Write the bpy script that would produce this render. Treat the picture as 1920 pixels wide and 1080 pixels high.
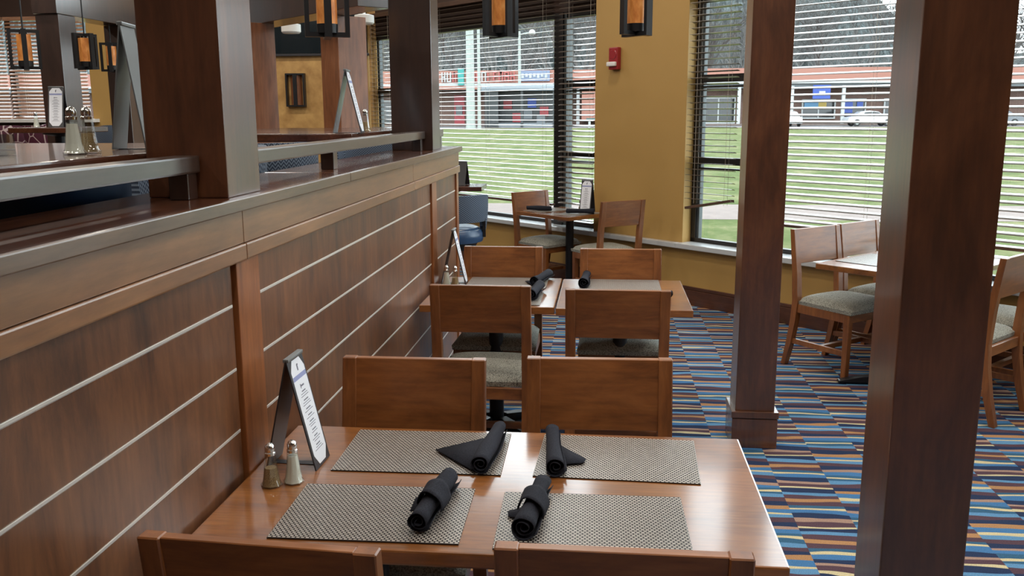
import bpy, bmesh, math, random
from mathutils import Vector, Matrix
random.seed(7)
PI = math.pi
S = bpy.context.scene
for o in list(bpy.data.objects):
    bpy.data.objects.remove(o)
COL = S.collection

# ------------------------------------------------------------------ camera
cam_d = bpy.data.cameras.new('camera')
cam_d.sensor_width = 36.0
cam_d.lens = 1695.0 * 36.0 / 1920.0
cam_d.clip_start = 0.05
cam_d.clip_end = 600
cam = bpy.data.objects.new('camera', cam_d)
COL.objects.link(cam)
yaw, pitch, roll = 0.1033, 0.1921, -0.0047
fwd = Vector((-math.sin(yaw) * math.cos(pitch), math.cos(yaw) * math.cos(pitch), -math.sin(pitch)))
rgt = Vector((math.cos(yaw), math.sin(yaw), 0))
upv = rgt.cross(fwd)
r2 = math.cos(roll) * rgt + math.sin(roll) * upv
u2 = -math.sin(roll) * rgt + math.cos(roll) * upv
Mc = Matrix((r2, u2, -fwd)).transposed().to_4x4()
Mc.translation = Vector((0.9322, 0.0, 1.6814))
cam.matrix_world = Mc
S.camera = cam

# ------------------------------------------------------------------ world (overcast sky) and exposure
S.view_settings.view_transform = 'Standard'
S.view_settings.look = 'None'
S.view_settings.gamma = 1.0
S.view_settings.use_curve_mapping = False
S.view_settings.exposure = 0.22
w = bpy.data.worlds.new('overcast_sky')
S.world = w
w.use_nodes = True
wn = w.node_tree.nodes
bg = wn['Background']
bg.inputs['Color'].default_value = (0.90, 0.95, 1.0, 1)
bg.inputs['Strength'].default_value = 6.0
FILL_LIGHT_W = 24.0

# ------------------------------------------------------------------ materials
def nodes_of(m):
    m.use_nodes = True
    return m.node_tree.nodes, m.node_tree.links

def new_mat(name, col=(0.5, 0.5, 0.5), rough=0.5, metal=0.0, coat=0.0, coat_rough=0.1, spec=0.5):
    m = bpy.data.materials.new(name)
    n, l = nodes_of(m)
    b = n['Principled BSDF']
    b.inputs['Base Color'].default_value = (*col, 1)
    b.inputs['Roughness'].default_value = rough
    b.inputs['Metallic'].default_value = metal
    b.inputs['Coat Weight'].default_value = coat
    b.inputs['Coat Roughness'].default_value = coat_rough
    b.inputs['Specular IOR Level'].default_value = spec
    return m

def tex_coord(n, l, scale=(1, 1, 1), rot=(0, 0, 0), kind='Object'):
    tc = n.new('ShaderNodeTexCoord')
    mp = n.new('ShaderNodeMapping')
    mp.inputs['Scale'].default_value = scale
    mp.inputs['Rotation'].default_value = rot
    l.new(tc.outputs[kind], mp.inputs['Vector'])
    return mp.outputs['Vector']

def ramp(n, stops, interp='LINEAR'):
    r = n.new('ShaderNodeValToRGB')
    r.color_ramp.interpolation = interp
    e = r.color_ramp.elements
    e[0].position, e[0].color = stops[0][0], (*stops[0][1], 1)
    e[1].position, e[1].color = stops[-1][0], (*stops[-1][1], 1)
    for p, c in stops[1:-1]:
        x = e.new(p)
        x.color = (*c, 1)
    return r

def mix_rgb(n, l, mode, fac, a, b):
    m = n.new('ShaderNodeMix')
    m.data_type = 'RGBA'
    m.blend_type = mode
    if isinstance(fac, float):
        m.inputs[0].default_value = fac
    else:
        l.new(fac, m.inputs[0])
    for s, v in ((6, a), (7, b)):
        if isinstance(v, tuple):
            m.inputs[s].default_value = (*v, 1)
        else:
            l.new(v, m.inputs[s])
    return m.outputs[2]

def math_node(n, l, op, a, b=None):
    m = n.new('ShaderNodeMath')
    m.operation = op
    for i, v in enumerate((a, b)):
        if v is None:
            continue
        if isinstance(v, (int, float)):
            m.inputs[i].default_value = v
        else:
            l.new(v, m.inputs[i])
    return m.outputs[0]

def bump(n, l, h, strength, dist=0.002):
    b = n.new('ShaderNodeBump')
    b.inputs['Strength'].default_value = strength
    b.inputs['Distance'].default_value = dist
    l.new(h, b.inputs['Height'])
    return b.outputs['Normal']

def wood(name, dark, mid, light, grain='X', rough=0.35, coat=0.6, coat_rough=0.18, blotch=3.0, fine=1.0, spec=0.5, bmp=0.12, coat_ior=1.5, det=6, rgh=0.62):
    m = bpy.data.materials.new(name)
    n, l = nodes_of(m)
    b = n['Principled BSDF']
    k = {'X': (0.09, 1, 1), 'Y': (1, 0.09, 1), 'Z': (1, 1, 0.09)}[grain]
    v1 = tex_coord(n, l, tuple(blotch * (0.35 if q < 1 else 1) for q in k))
    n1 = n.new('ShaderNodeTexNoise')
    n1.inputs['Scale'].default_value = 1.6
    n1.inputs['Detail'].default_value = det
    n1.inputs['Roughness'].default_value = rgh
    n1.inputs['Distortion'].default_value = 0.6
    l.new(v1, n1.inputs['Vector'])
    v2 = tex_coord(n, l, tuple(70 * fine * q for q in k))
    n2 = n.new('ShaderNodeTexNoise')
    n2.inputs['Scale'].default_value = 1.0
    n2.inputs['Detail'].default_value = 4
    n2.inputs['Roughness'].default_value = 0.6
    l.new(v2, n2.inputs['Vector'])
    r1 = ramp(n, [(0.3, dark), (0.5, mid), (0.72, light)])
    l.new(n1.outputs['Fac'], r1.inputs['Fac'])
    r2_ = ramp(n, [(0.3, (0.72, 0.72, 0.72)), (0.7, (1.14, 1.14, 1.14))])
    l.new(n2.outputs['Fac'], r2_.inputs['Fac'])
    c = mix_rgb(n, l, 'MULTIPLY', 1.0, r1.outputs['Color'], r2_.outputs['Color'])
    l.new(c, b.inputs['Base Color'])
    rr = n.new('ShaderNodeMapRange')
    rr.inputs['To Min'].default_value = rough * 0.8
    rr.inputs['To Max'].default_value = rough * 1.25
    l.new(n1.outputs['Fac'], rr.inputs['Value'])
    l.new(rr.outputs['Result'], b.inputs['Roughness'])
    b.inputs['Specular IOR Level'].default_value = spec
    b.inputs['Coat Weight'].default_value = coat
    b.inputs['Coat Roughness'].default_value = coat_rough
    b.inputs['Coat IOR'].default_value = coat_ior
    l.new(bump(n, l, n2.outputs['Fac'], bmp, 0.0015), b.inputs['Normal'])
    if bmp > 0.1:
        l.new(bump(n, l, n2.outputs['Fac'], bmp * 0.5, 0.001), b.inputs['Coat Normal'])
    return m

M = {}
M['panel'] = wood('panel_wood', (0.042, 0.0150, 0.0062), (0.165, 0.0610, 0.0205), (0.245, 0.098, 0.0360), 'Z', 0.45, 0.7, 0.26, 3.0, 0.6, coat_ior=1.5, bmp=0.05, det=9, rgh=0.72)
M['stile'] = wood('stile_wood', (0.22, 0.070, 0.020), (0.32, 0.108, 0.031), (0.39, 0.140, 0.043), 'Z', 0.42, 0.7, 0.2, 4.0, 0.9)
M['trim'] = wood('trim_wood', (0.19, 0.078, 0.026), (0.29, 0.128, 0.045), (0.36, 0.170, 0.064), 'Y', 0.42, 1.0, 0.28, 4.0, 0.9, coat_ior=1.65, bmp=0.05)
M['cap'] = wood('cap_wood', (0.050, 0.016, 0.008), (0.10, 0.034, 0.015), (0.17, 0.060, 0.026), 'Y', 0.3, 0.9, 0.14, 5.0, 1.1, coat_ior=1.6)
M['cap_edge'] = wood('cap_edge_wood', (0.09, 0.045, 0.022), (0.13, 0.068, 0.034), (0.17, 0.09, 0.046), 'Y', 0.38, 1.0, 0.25, 4.0, 0.9, coat_ior=1.75, bmp=0.04)
M['post'] = wood('post_wood', (0.050, 0.0155, 0.0060), (0.098, 0.0310, 0.0112), (0.160, 0.055, 0.0195), 'Z', 0.4, 1.0, 0.2, 3.6, 0.8, coat_ior=1.7, bmp=0.04)
M['dark_post'] = wood('dark_post_wood', (0.020, 0.0085, 0.006), (0.030, 0.012, 0.008), (0.044, 0.018, 0.011), 'Z', 0.4, 1.0, 0.2, 3.0, 0.8, coat_ior=1.7, bmp=0.04)
M['honey_post'] = wood('honey_post_wood', (0.16, 0.055, 0.022), (0.24, 0.088, 0.036), (0.31, 0.125, 0.055), 'Z', 0.4, 0.5, 0.25, 4.0, 0.7)
M['chair'] = wood('chair_wood', (0.145, 0.045, 0.0110), (0.270, 0.092, 0.0215), (0.365, 0.135, 0.036), 'X', 0.42, 0.5, 0.3, 7.0, 0.9, bmp=0.05)
M['chair_leg'] = wood('chair_leg_wood', (0.145, 0.045, 0.0110), (0.245, 0.083, 0.0200), (0.32, 0.117, 0.032), 'Z', 0.42, 0.5, 0.3, 5.0, 0.9, bmp=0.05)
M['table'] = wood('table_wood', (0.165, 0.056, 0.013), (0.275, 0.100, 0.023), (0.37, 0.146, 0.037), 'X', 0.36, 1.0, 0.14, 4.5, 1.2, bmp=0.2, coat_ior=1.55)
M['bar_table'] = wood('bar_table_wood', (0.045, 0.014, 0.007), (0.080, 0.026, 0.012), (0.12, 0.042, 0.02), 'Y', 0.25, 0.5, 0.06, 4.5, 1.2, bmp=0.05)
M['slat'] = wood('blind_slat_wood', (0.11, 0.080, 0.058), (0.145, 0.110, 0.083), (0.18, 0.14, 0.108), 'X', 0.3, 1.0, 0.2, 6.0, 0.8, bmp=0.05)
M['slat_tan'] = wood('tan_blind_slat_wood', (0.30, 0.15, 0.085), (0.38, 0.20, 0.12), (0.46, 0.26, 0.16), 'X', 0.4, 0.6, 0.2, 6.0, 0.8, bmp=0.05)
M['slat_dark'] = wood('dark_blind_rail_wood', (0.06, 0.03, 0.02), (0.09, 0.048, 0.032), (0.12, 0.065, 0.042), 'X', 0.4, 0.5, 0.2, 6.0, 0.8, bmp=0.05)
M['baseboard'] = wood('baseboard_wood', (0.05, 0.017, 0.009), (0.08, 0.027, 0.013), (0.11, 0.04, 0.02), 'X', 0.4, 0.6, 0.2, 4.0, 0.9)
M['inlay'] = new_mat('pale_metal_inlay', (0.74, 0.71, 0.66), 0.42, 0.55)
M['gap'] = new_mat('dark_joint', (0.012, 0.007, 0.005), 0.8)
M['rail_gray'] = wood('rail_wood', (0.030, 0.018, 0.013), (0.045, 0.027, 0.02), (0.06, 0.036, 0.026), 'Y', 0.36, 1.0, 0.25, 4.0, 0.9, coat_ior=1.95, bmp=0.03)
M['black_metal'] = new_mat('black_metal', (0.013, 0.014, 0.017), 0.42, 0.3, 0.2)
M['black_plastic'] = new_mat('black_board', (0.018, 0.018, 0.024), 0.45, 0.0, 0.3, 0.3)
M['grey_board'] = new_mat('grey_board', (0.16, 0.18, 0.19), 0.4, 0.0, 0.5, 0.2)
M['chrome'] = new_mat('chrome', (0.78, 0.79, 0.80), 0.14, 1.0)
M['paper'] = new_mat('menu_paper', (0.80, 0.84, 0.92), 0.5)
M['paper_band'] = new_mat('menu_band', (0.27, 0.31, 0.55), 0.6)
M['ink'] = new_mat('menu_ink', (0.17, 0.18, 0.23), 0.7)
M['white_paint'] = new_mat('white_paint', (0.78, 0.78, 0.76), 0.45)
M['sill'] = new_mat('grey_stone_sill', (0.52, 0.55, 0.57), 0.22, 0.0, 0.5, 0.1)
M['frame_dark'] = new_mat('dark_window_frame', (0.016, 0.013, 0.012), 0.4)
M['frame_alu'] = new_mat('grey_aluminium_frame', (0.085, 0.10, 0.105), 0.5, 0.0)
M['red_plastic'] = new_mat('red_plastic', (0.30, 0.016, 0.022), 0.35, 0.0, 0.3)
M['salt'] = new_mat('salt', (0.86, 0.88, 0.80), 0.8)
M['cord'] = new_mat('blind_cord', (0.55, 0.50, 0.42), 0.8)
M['tv'] = new_mat('tv_screen', (0.010, 0.016, 0.020), 0.12, 0.0, 0.6, 0.05)

def plaster(name, a, b, scale=6.0, rough=0.7, det=5, bmp=0.1):
    m = bpy.data.materials.new(name)
    n, l = nodes_of(m)
    bs = n['Principled BSDF']
    v = tex_coord(n, l)
    t = n.new('ShaderNodeTexNoise')
    t.inputs['Scale'].default_value = scale
    t.inputs['Detail'].default_value = det
    l.new(v, t.inputs['Vector'])
    r = ramp(n, [(0.3, a), (0.7, b)])
    l.new(t.outputs['Fac'], r.inputs['Fac'])
    l.new(r.outputs['Color'], bs.inputs['Base Color'])
    bs.inputs['Roughness'].default_value = rough
    t2 = n.new('ShaderNodeTexNoise')
    t2.inputs['Scale'].default_value = 90
    l.new(v, t2.inputs['Vector'])
    l.new(bump(n, l, t2.outputs['Fac'], bmp, 0.002), bs.inputs['Normal'])
    return m

M['wall_yellow'] = plaster('ochre_wall_paint', (0.43, 0.262, 0.078), (0.46, 0.284, 0.088), 2.0, 0.55)
M['wall_gold'] = plaster('mottled_gold_plaster', (0.36, 0.19, 0.055), (0.60, 0.36, 0.125), 7.0, 0.5, 8)
M['ceiling'] = plaster('ceiling_paint', (0.62, 0.60, 0.56), (0.66, 0.64, 0.60), 3.0, 0.9)
M['wall_dark'] = plaster('dark_brown_wall', (0.035, 0.018, 0.012), (0.05, 0.025, 0.017), 3.0, 0.6)
M['wall_back'] = plaster('brown_wall_paint', (0.10, 0.055, 0.03), (0.13, 0.07, 0.04), 3.0, 0.7)
M['concrete'] = plaster('sidewalk_concrete', (0.100, 0.074, 0.064), (0.130, 0.098, 0.086), 4.0, 0.9)
M['asphalt'] = plaster('asphalt', (0.072, 0.072, 0.077), (0.099, 0.099, 0.104), 2.0, 0.9)
M['wood_floor_dark'] = plaster('dark_platform_floor', (0.03, 0.02, 0.018), (0.05, 0.032, 0.026), 4.0, 0.6)

def mat_amber():
    m = bpy.data.materials.new('amber_mica_glass')
    n, l = nodes_of(m)
    b = n['Principled BSDF']
    v = tex_coord(n, l, (30, 30, 12))
    t = n.new('ShaderNodeTexNoise')
    t.inputs['Scale'].default_value = 1.0
    t.inputs['Detail'].default_value = 6
    l.new(v, t.inputs['Vector'])
    r = ramp(n, [(0.3, (0.30, 0.085, 0.014)), (0.55, (0.50, 0.19, 0.045)), (0.75, (0.68, 0.33, 0.11))])
    l.new(t.outputs['Fac'], r.inputs['Fac'])
    l.new(r.outputs['Color'], b.inputs['Base Color'])
    l.new(r.outputs['Color'], b.inputs['Emission Color'])
    b.inputs['Emission Strength'].default_value = 0.28
    b.inputs['Roughness'].default_value = 0.35
    return m
M['amber'] = mat_amber()

def mat_lamp():
    m = new_mat('fill_light_lens', (0.9, 0.9, 0.85), 0.4)
    b = m.node_tree.nodes['Principled BSDF']
    b.inputs['Emission Color'].default_value = (1, 0.9, 0.75, 1)
    b.inputs['Emission Strength'].default_value = 3.0
    return m
M['fill_light'] = mat_lamp()

def mat_glass(name, tint=(0.93, 0.97, 0.97), refl=0.06):
    m = bpy.data.materials.new(name)
    n, l = nodes_of(m)
    n.remove(n['Principled BSDF'])
    out = n['Material Output']
    t = n.new('ShaderNodeBsdfTransparent')
    t.inputs['Color'].default_value = (*tint, 1)
    g = n.new('ShaderNodeBsdfGlossy')
    g.inputs['Roughness'].default_value = 0.03
    lw_ = n.new('ShaderNodeLayerWeight')
    p5 = math_node(n, l, 'POWER', lw_.outputs['Facing'], 5.0)
    fm = math_node(n, l, 'ADD', math_node(n, l, 'MULTIPLY', p5, 0.8), refl * 0.6)
    mx = n.new('ShaderNodeMixShader')
    l.new(fm, mx.inputs[0])
    l.new(t.outputs[0], mx.inputs[1])
    l.new(g.outputs[0], mx.inputs[2])
    l.new(mx.outputs[0], out.inputs['Surface'])
    return m
M['glass'] = mat_glass('window_glass')
M['shaker_glass'] = mat_glass('shaker_glass', (0.90, 0.92, 0.91), 0.26)
M['acrylic'] = mat_glass('clear_acrylic', (0.85, 0.88, 0.88), 0.12)

def mat_weave():
    m = bpy.data.materials.new('woven_vinyl_placemat')
    n, l = nodes_of(m)
    b = n['Principled BSDF']
    v = tex_coord(n, l)
    br = n.new('ShaderNodeTexBrick')
    br.offset = 0.5
    br.inputs['Scale'].default_value = 1.0
    br.inputs['Brick Width'].default_value = 0.0108
    br.inputs['Row Height'].default_value = 0.0078
    br.inputs['Mortar Size'].default_value = 0.0021
    br.inputs['Mortar Smooth'].default_value = 0.15
    br.inputs['Color1'].default_value = (0.62, 0.58, 0.52, 1)
    br.inputs['Color2'].default_value = (0.76, 0.72, 0.66, 1)
    br.inputs['Mortar'].default_value = (0.022, 0.017, 0.016, 1)
    l.new(v, br.inputs['Vector'])
    l.new(br.outputs['Color'], b.inputs['Base Color'])
    b.inputs['Roughness'].default_value = 0.36
    inv = math_node(n, l, 'SUBTRACT', 1.0, br.outputs['Fac'])
    l.new(bump(n, l, inv, 0.5, 0.001), b.inputs['Normal'])
    return m
M['weave'] = mat_weave()

def mat_cloth(name, a, b_, scale=220.0, rough=0.9):
    m = bpy.data.materials.new(name)
    n, l = nodes_of(m)
    b = n['Principled BSDF']
    v = tex_coord(n, l)
    t = n.new('ShaderNodeTexNoise')
    t.inputs['Scale'].default_value = scale
    t.inputs['Detail'].default_value = 3
    l.new(v, t.inputs['Vector'])
    r = ramp(n, [(0.35, a), (0.65, b_)])
    l.new(t.outputs['Fac'], r.inputs['Fac'])
    l.new(r.outputs['Color'], b.inputs['Base Color'])
    b.inputs['Roughness'].default_value = rough
    b.inputs['Specular IOR Level'].default_value = 0.2
    l.new(bump(n, l, t.outputs['Fac'], 0.3, 0.001), b.inputs['Normal'])
    return m
M['napkin'] = mat_cloth('charcoal_napkin_cloth', (0.014, 0.016, 0.024), (0.026, 0.029, 0.042), 300)
M['pepper'] = mat_cloth('ground_pepper', (0.16, 0.10, 0.045), (0.55, 0.42, 0.24), 700)

def mat_seat():
    m = bpy.data.materials.new('grey_woven_seat_fabric')
    n, l = nodes_of(m)
    b = n['Principled BSDF']
    v = tex_coord(n, l, (190, 260, 190))
    t = n.new('ShaderNodeTexVoronoi')
    t.inputs['Scale'].default_value = 1.0
    l.new(v, t.inputs['Vector'])
    v2 = tex_coord(n, l)
    t2 = n.new('ShaderNodeTexNoise')
    t2.inputs['Scale'].default_value = 6.0
    l.new(v2, t2.inputs['Vector'])
    r = ramp(n, [(0.12, (0.50, 0.50, 0.43)), (0.45, (0.33, 0.335, 0.29)), (0.85, (0.12, 0.12, 0.105))])
    l.new(t.outputs['Distance'], r.inputs['Fac'])
    l.new(r.outputs['Color'], b.inputs['Base Color'])
    b.inputs['Roughness'].default_value = 0.9
    l.new(bump(n, l, t.outputs['Distance'], 0.4, 0.002), b.inputs['Normal'])
    return m
M['seat'] = mat_seat()

def mat_herring():
    m = bpy.data.materials.new('blue_herringbone_fabric')
    n, l = nodes_of(m)
    b = n['Principled BSDF']
    v = tex_coord(n, l, kind='UV')
    sx = n.new('ShaderNodeSeparateXYZ')
    l.new(v, sx.inputs[0])
    x = math_node(n, l, 'MULTIPLY', sx.outputs[0], 44.0)
    tri = math_node(n, l, 'PINGPONG', x, 0.5)
    y = math_node(n, l, 'MULTIPLY', sx.outputs[1], 110.0)
    s = math_node(n, l, 'ADD', y, math_node(n, l, 'MULTIPLY', tri, 4.0))
    f = math_node(n, l, 'FRACT', math_node(n, l, 'MULTIPLY', s, 0.5))
    r = ramp(n, [(0.0, (0.020, 0.032, 0.060)), (0.45, (0.024, 0.038, 0.07)), (0.58, (0.20, 0.25, 0.32)), (1.0, (0.10, 0.14, 0.20))])
    l.new(f, r.inputs['Fac'])
    l.new(r.outputs['Color'], b.inputs['Base Color'])
    b.inputs['Roughness'].default_value = 0.85
    return m
M['herring'] = mat_herring()

def mat_maroon():
    m = bpy.data.materials.new('maroon_squiggle_fabric')
    n, l = nodes_of(m)
    b = n['Principled BSDF']
    v = tex_coord(n, l)
    t = n.new('ShaderNodeTexVoronoi')
    t.feature = 'DISTANCE_TO_EDGE'
    t.inputs['Scale'].default_value = 8.0
    l.new(v, t.inputs['Vector'])
    r = ramp(n, [(0.0, (0.60, 0.48, 0.46)), (0.03, (0.5, 0.38, 0.38)), (0.045, (0.085, 0.014, 0.035)), (1.0, (0.065, 0.011, 0.028))])
    l.new(t.outputs['Distance'], r.inputs['Fac'])
    l.new(r.outputs['Color'], b.inputs['Base Color'])
    b.inputs['Roughness'].default_value = 0.7
    return m
M['maroon'] = mat_maroon()
M['blue_leather'] = new_mat('blue_leather', (0.030, 0.075, 0.165), 0.33, 0.0, 0.3, 0.2)

def mat_carpet():
    m = bpy.data.materials.new('striped_patterned_carpet')
    n, l = nodes_of(m)
    b = n['Principled BSDF']
    tc = n.new('ShaderNodeTexCoord')
    sx = n.new('ShaderNodeSeparateXYZ')
    l.new(tc.outputs['Object'], sx.inputs[0])
    X, Y = sx.outputs[0], sx.outputs[1]
    xc = math_node(n, l, 'DIVIDE', math_node(n, l, 'SUBTRACT', X, 1.505), 0.2365)
    colf = math_node(n, l, 'FLOOR', xc)
    par = math_node(n, l, 'MODULO', math_node(n, l, 'ADD', colf, 100.0), 2.0)
    cmb = n.new('ShaderNodeCombineXYZ')
    l.new(math_node(n, l, 'MULTIPLY', X, 3.2), cmb.inputs[0])
    l.new(math_node(n, l, 'MULTIPLY', Y, 13.0), cmb.inputs[1])
    l.new(math_node(n, l, 'MULTIPLY', colf, 5.37), cmb.inputs[2])
    nz = n.new('ShaderNodeTexNoise')
    nz.inputs['Scale'].default_value = 1.0
    nz.inputs['Detail'].default_value = 1.5
    l.new(cmb.outputs[0], nz.inputs['Vector'])
    wob = math_node(n, l, 'MULTIPLY', math_node(n, l, 'SUBTRACT', nz.outputs['Fac'], 0.5), 2.0)
    shift = math_node(n, l, 'MULTIPLY', colf, 4.3)
    v = math_node(n, l, 'ADD', math_node(n, l, 'ADD', math_node(n, l, 'DIVIDE', Y, 0.033), wob), shift)
    fA = math_node(n, l, 'FRACT', math_node(n, l, 'DIVIDE', v, 14.0))
    fB = math_node(n, l, 'FRACT', math_node(n, l, 'DIVIDE', v, 12.0))
    navy, blue, lblue, plum = (0.022, 0.036, 0.085), (0.060, 0.175, 0.36), (0.11, 0.26, 0.44), (0.090, 0.050, 0.066)
    tan, cream, teal, pink = (0.40, 0.215, 0.100), (0.58, 0.50, 0.30), (0.040, 0.115, 0.20), (0.36, 0.235, 0.18)
    seqA = [blue, tan, navy, plum, lblue, teal, cream, teal, blue, pink, navy, plum, lblue, cream]
    seqB = [tan, plum, lblue, navy, cream, plum, pink, navy, blue, cream, teal, plum]
    wt = {navy: 1.25, blue: 1.15, lblue: 0.95, plum: 1.2, tan: 1.05, cream: 0.55, teal: 0.8, pink: 0.8}
    def stops(seq):
        tot, acc, o_ = sum(wt[c_] for c_ in seq), 0.0, []
        for c_ in seq:
            o_.append((acc / tot, c_))
            acc += wt[c_]
        return o_
    rA = ramp(n, stops(seqA), 'CONSTANT')
    rB = ramp(n, stops(seqB), 'CONSTANT')
    l.new(fA, rA.inputs['Fac'])
    l.new(fB, rB.inputs['Fac'])
    c = mix_rgb(n, l, 'MIX', par, rA.outputs['Color'], rB.outputs['Color'])
    f = n.new('ShaderNodeTexNoise')
    f.inputs['Scale'].default_value = 260
    f.inputs['Detail'].default_value = 2
    l.new(tc.outputs['Object'], f.inputs['Vector'])
    rf = ramp(n, [(0.3, (0.72, 0.72, 0.72)), (0.7, (1.2, 1.2, 1.2))])
    l.new(f.outputs['Fac'], rf.inputs['Fac'])
    c = mix_rgb(n, l, 'MULTIPLY', 1.0, c, rf.outputs['Color'])
    l.new(c, b.inputs['Base Color'])
    b.inputs['Roughness'].default_value = 0.95
    b.inputs['Specular IOR Level'].default_value = 0.1
    l.new(bump(n, l, f.outputs['Fac'], 0.5, 0.003), b.inputs['Normal'])
    return m
M['carpet'] = mat_carpet()

def mat_grass():
    m = bpy.data.materials.new('lawn_grass')
    n, l = nodes_of(m)
    b = n['Principled BSDF']
    v = tex_coord(n, l, (1, 0.55, 1))
    t = n.new('ShaderNodeTexNoise')
    t.inputs['Scale'].default_value = 1.1
    t.inputs['Detail'].default_value = 8
    t.inputs['Roughness'].default_value = 0.7
    l.new(v, t.inputs['Vector'])
    r = ramp(n, [(0.30, (0.034, 0.050, 0.011)), (0.46, (0.056, 0.073, 0.020)), (0.57, (0.092, 0.096, 0.040)), (0.70, (0.16, 0.140, 0.080))])
    l.new(t.outputs['Fac'], r.inputs['Fac'])
    l.new(r.outputs['Color'], b.inputs['Base Color'])
    b.inputs['Roughness'].default_value = 0.95
    b.inputs['Specular IOR Level'].default_value = 0.1
    return m
M['grass'] = mat_grass()

def mat_brick(name, a, b_, mort, sc):
    m = bpy.data.materials.new(name)
    n, l = nodes_of(m)
    b = n['Principled BSDF']
    v = tex_coord(n, l, (1, 1, 1), (PI / 2, 0, 0))
    t = n.new('ShaderNodeTexBrick')
    t.inputs['Scale'].default_value = sc
    t.inputs['Color1'].default_value = (*a, 1)
    t.inputs['Color2'].default_value = (*b_, 1)
    t.inputs['Mortar'].default_value = (*mort, 1)
    l.new(v, t.inputs['Vector'])
    l.new(t.outputs['Color'], b.inputs['Base Color'])
    b.inputs['Roughness'].default_value = 0.9
    return m
M['brick'] = mat_brick('brown_brick', (0.090, 0.047, 0.037), (0.113, 0.061, 0.047), (0.126, 0.099, 0.086), 2.0)
M['salmon'] = new_mat('salmon_fascia', (0.234, 0.097, 0.070), 0.6)
M['red_paint'] = new_mat('red_paint', (0.225, 0.020, 0.027), 0.5)
M['coral'] = new_mat('coral_sign_letters', (0.279, 0.059, 0.054), 0.5)
M['white_ext'] = new_mat('white_exterior_paint', (0.306, 0.315, 0.315), 0.5)
M['grey_ext'] = new_mat('grey_exterior_paint', (0.113, 0.122, 0.131), 0.6)
M['dark_ext'] = new_mat('dark_exterior_panel', (0.020, 0.023, 0.025), 0.4)
M['blue_sign'] = new_mat('blue_sign', (0.016, 0.045, 0.225), 0.5)
M['sky_sign'] = new_mat('light_blue_sign', (0.059, 0.162, 0.279), 0.5)
M['yellow_sign'] = new_mat('yellow_sign', (0.293, 0.203, 0.036), 0.5)
M['green_sign'] = new_mat('teal_sign', (0.018, 0.189, 0.171), 0.5)
M['pale_sign'] = new_mat('pale_sign', (0.270, 0.297, 0.306), 0.5)
M['slate_sign'] = new_mat('slate_blue_sign', (0.126, 0.153, 0.225), 0.5)
M['ext_glass'] = new_mat('dark_shop_glass', (0.023, 0.025, 0.027), 0.1)
M['pole'] = new_mat('galvanised_pole', (0.225, 0.243, 0.225), 0.5, 0.2)
M['bark'] = new_mat('bare_bark', (0.045, 0.044, 0.042), 0.9)
M['bark_light'] = new_mat('pale_bare_bark', (0.085, 0.084, 0.08), 0.9)
def mat_hill():
    m = bpy.data.materials.new('wooded_hillside')
    n, l = nodes_of(m)
    b = n['Principled BSDF']
    v = tex_coord(n, l, (1, 1, 0.45))
    t = n.new('ShaderNodeTexNoise')
    t.inputs['Scale'].default_value = 1.7
    t.inputs['Detail'].default_value = 9
    t.inputs['Roughness'].default_value = 0.75
    l.new(v, t.inputs['Vector'])
    r = ramp(n, [(0.34, (0.013, 0.0155, 0.015)), (0.5, (0.040, 0.046, 0.0455)), (0.66, (0.105, 0.118, 0.12))])
    l.new(t.outputs['Fac'], r.inputs['Fac'])
    l.new(r.outputs['Color'], b.inputs['Base Color'])
    b.inputs['Roughness'].default_value = 1.0
    b.inputs['Specular IOR Level'].default_value = 0.0
    return m
M['hill'] = mat_hill()
M['car_white'] = new_mat('white_car_paint', (0.324, 0.329, 0.333), 0.25, 0.0, 0.8, 0.05)
M['car_dark'] = new_mat('dark_car_paint', (0.027, 0.032, 0.041), 0.25, 0.0, 0.8, 0.05)
M['tyre'] = new_mat('tyre_rubber', (0.007, 0.007, 0.007), 0.7)
M['roof_grey'] = new_mat('grey_roof_sheet', (0.085, 0.098, 0.11), 0.5)
M['bench'] = new_mat('teal_bench_paint', (0.023, 0.077, 0.077), 0.5)

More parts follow.
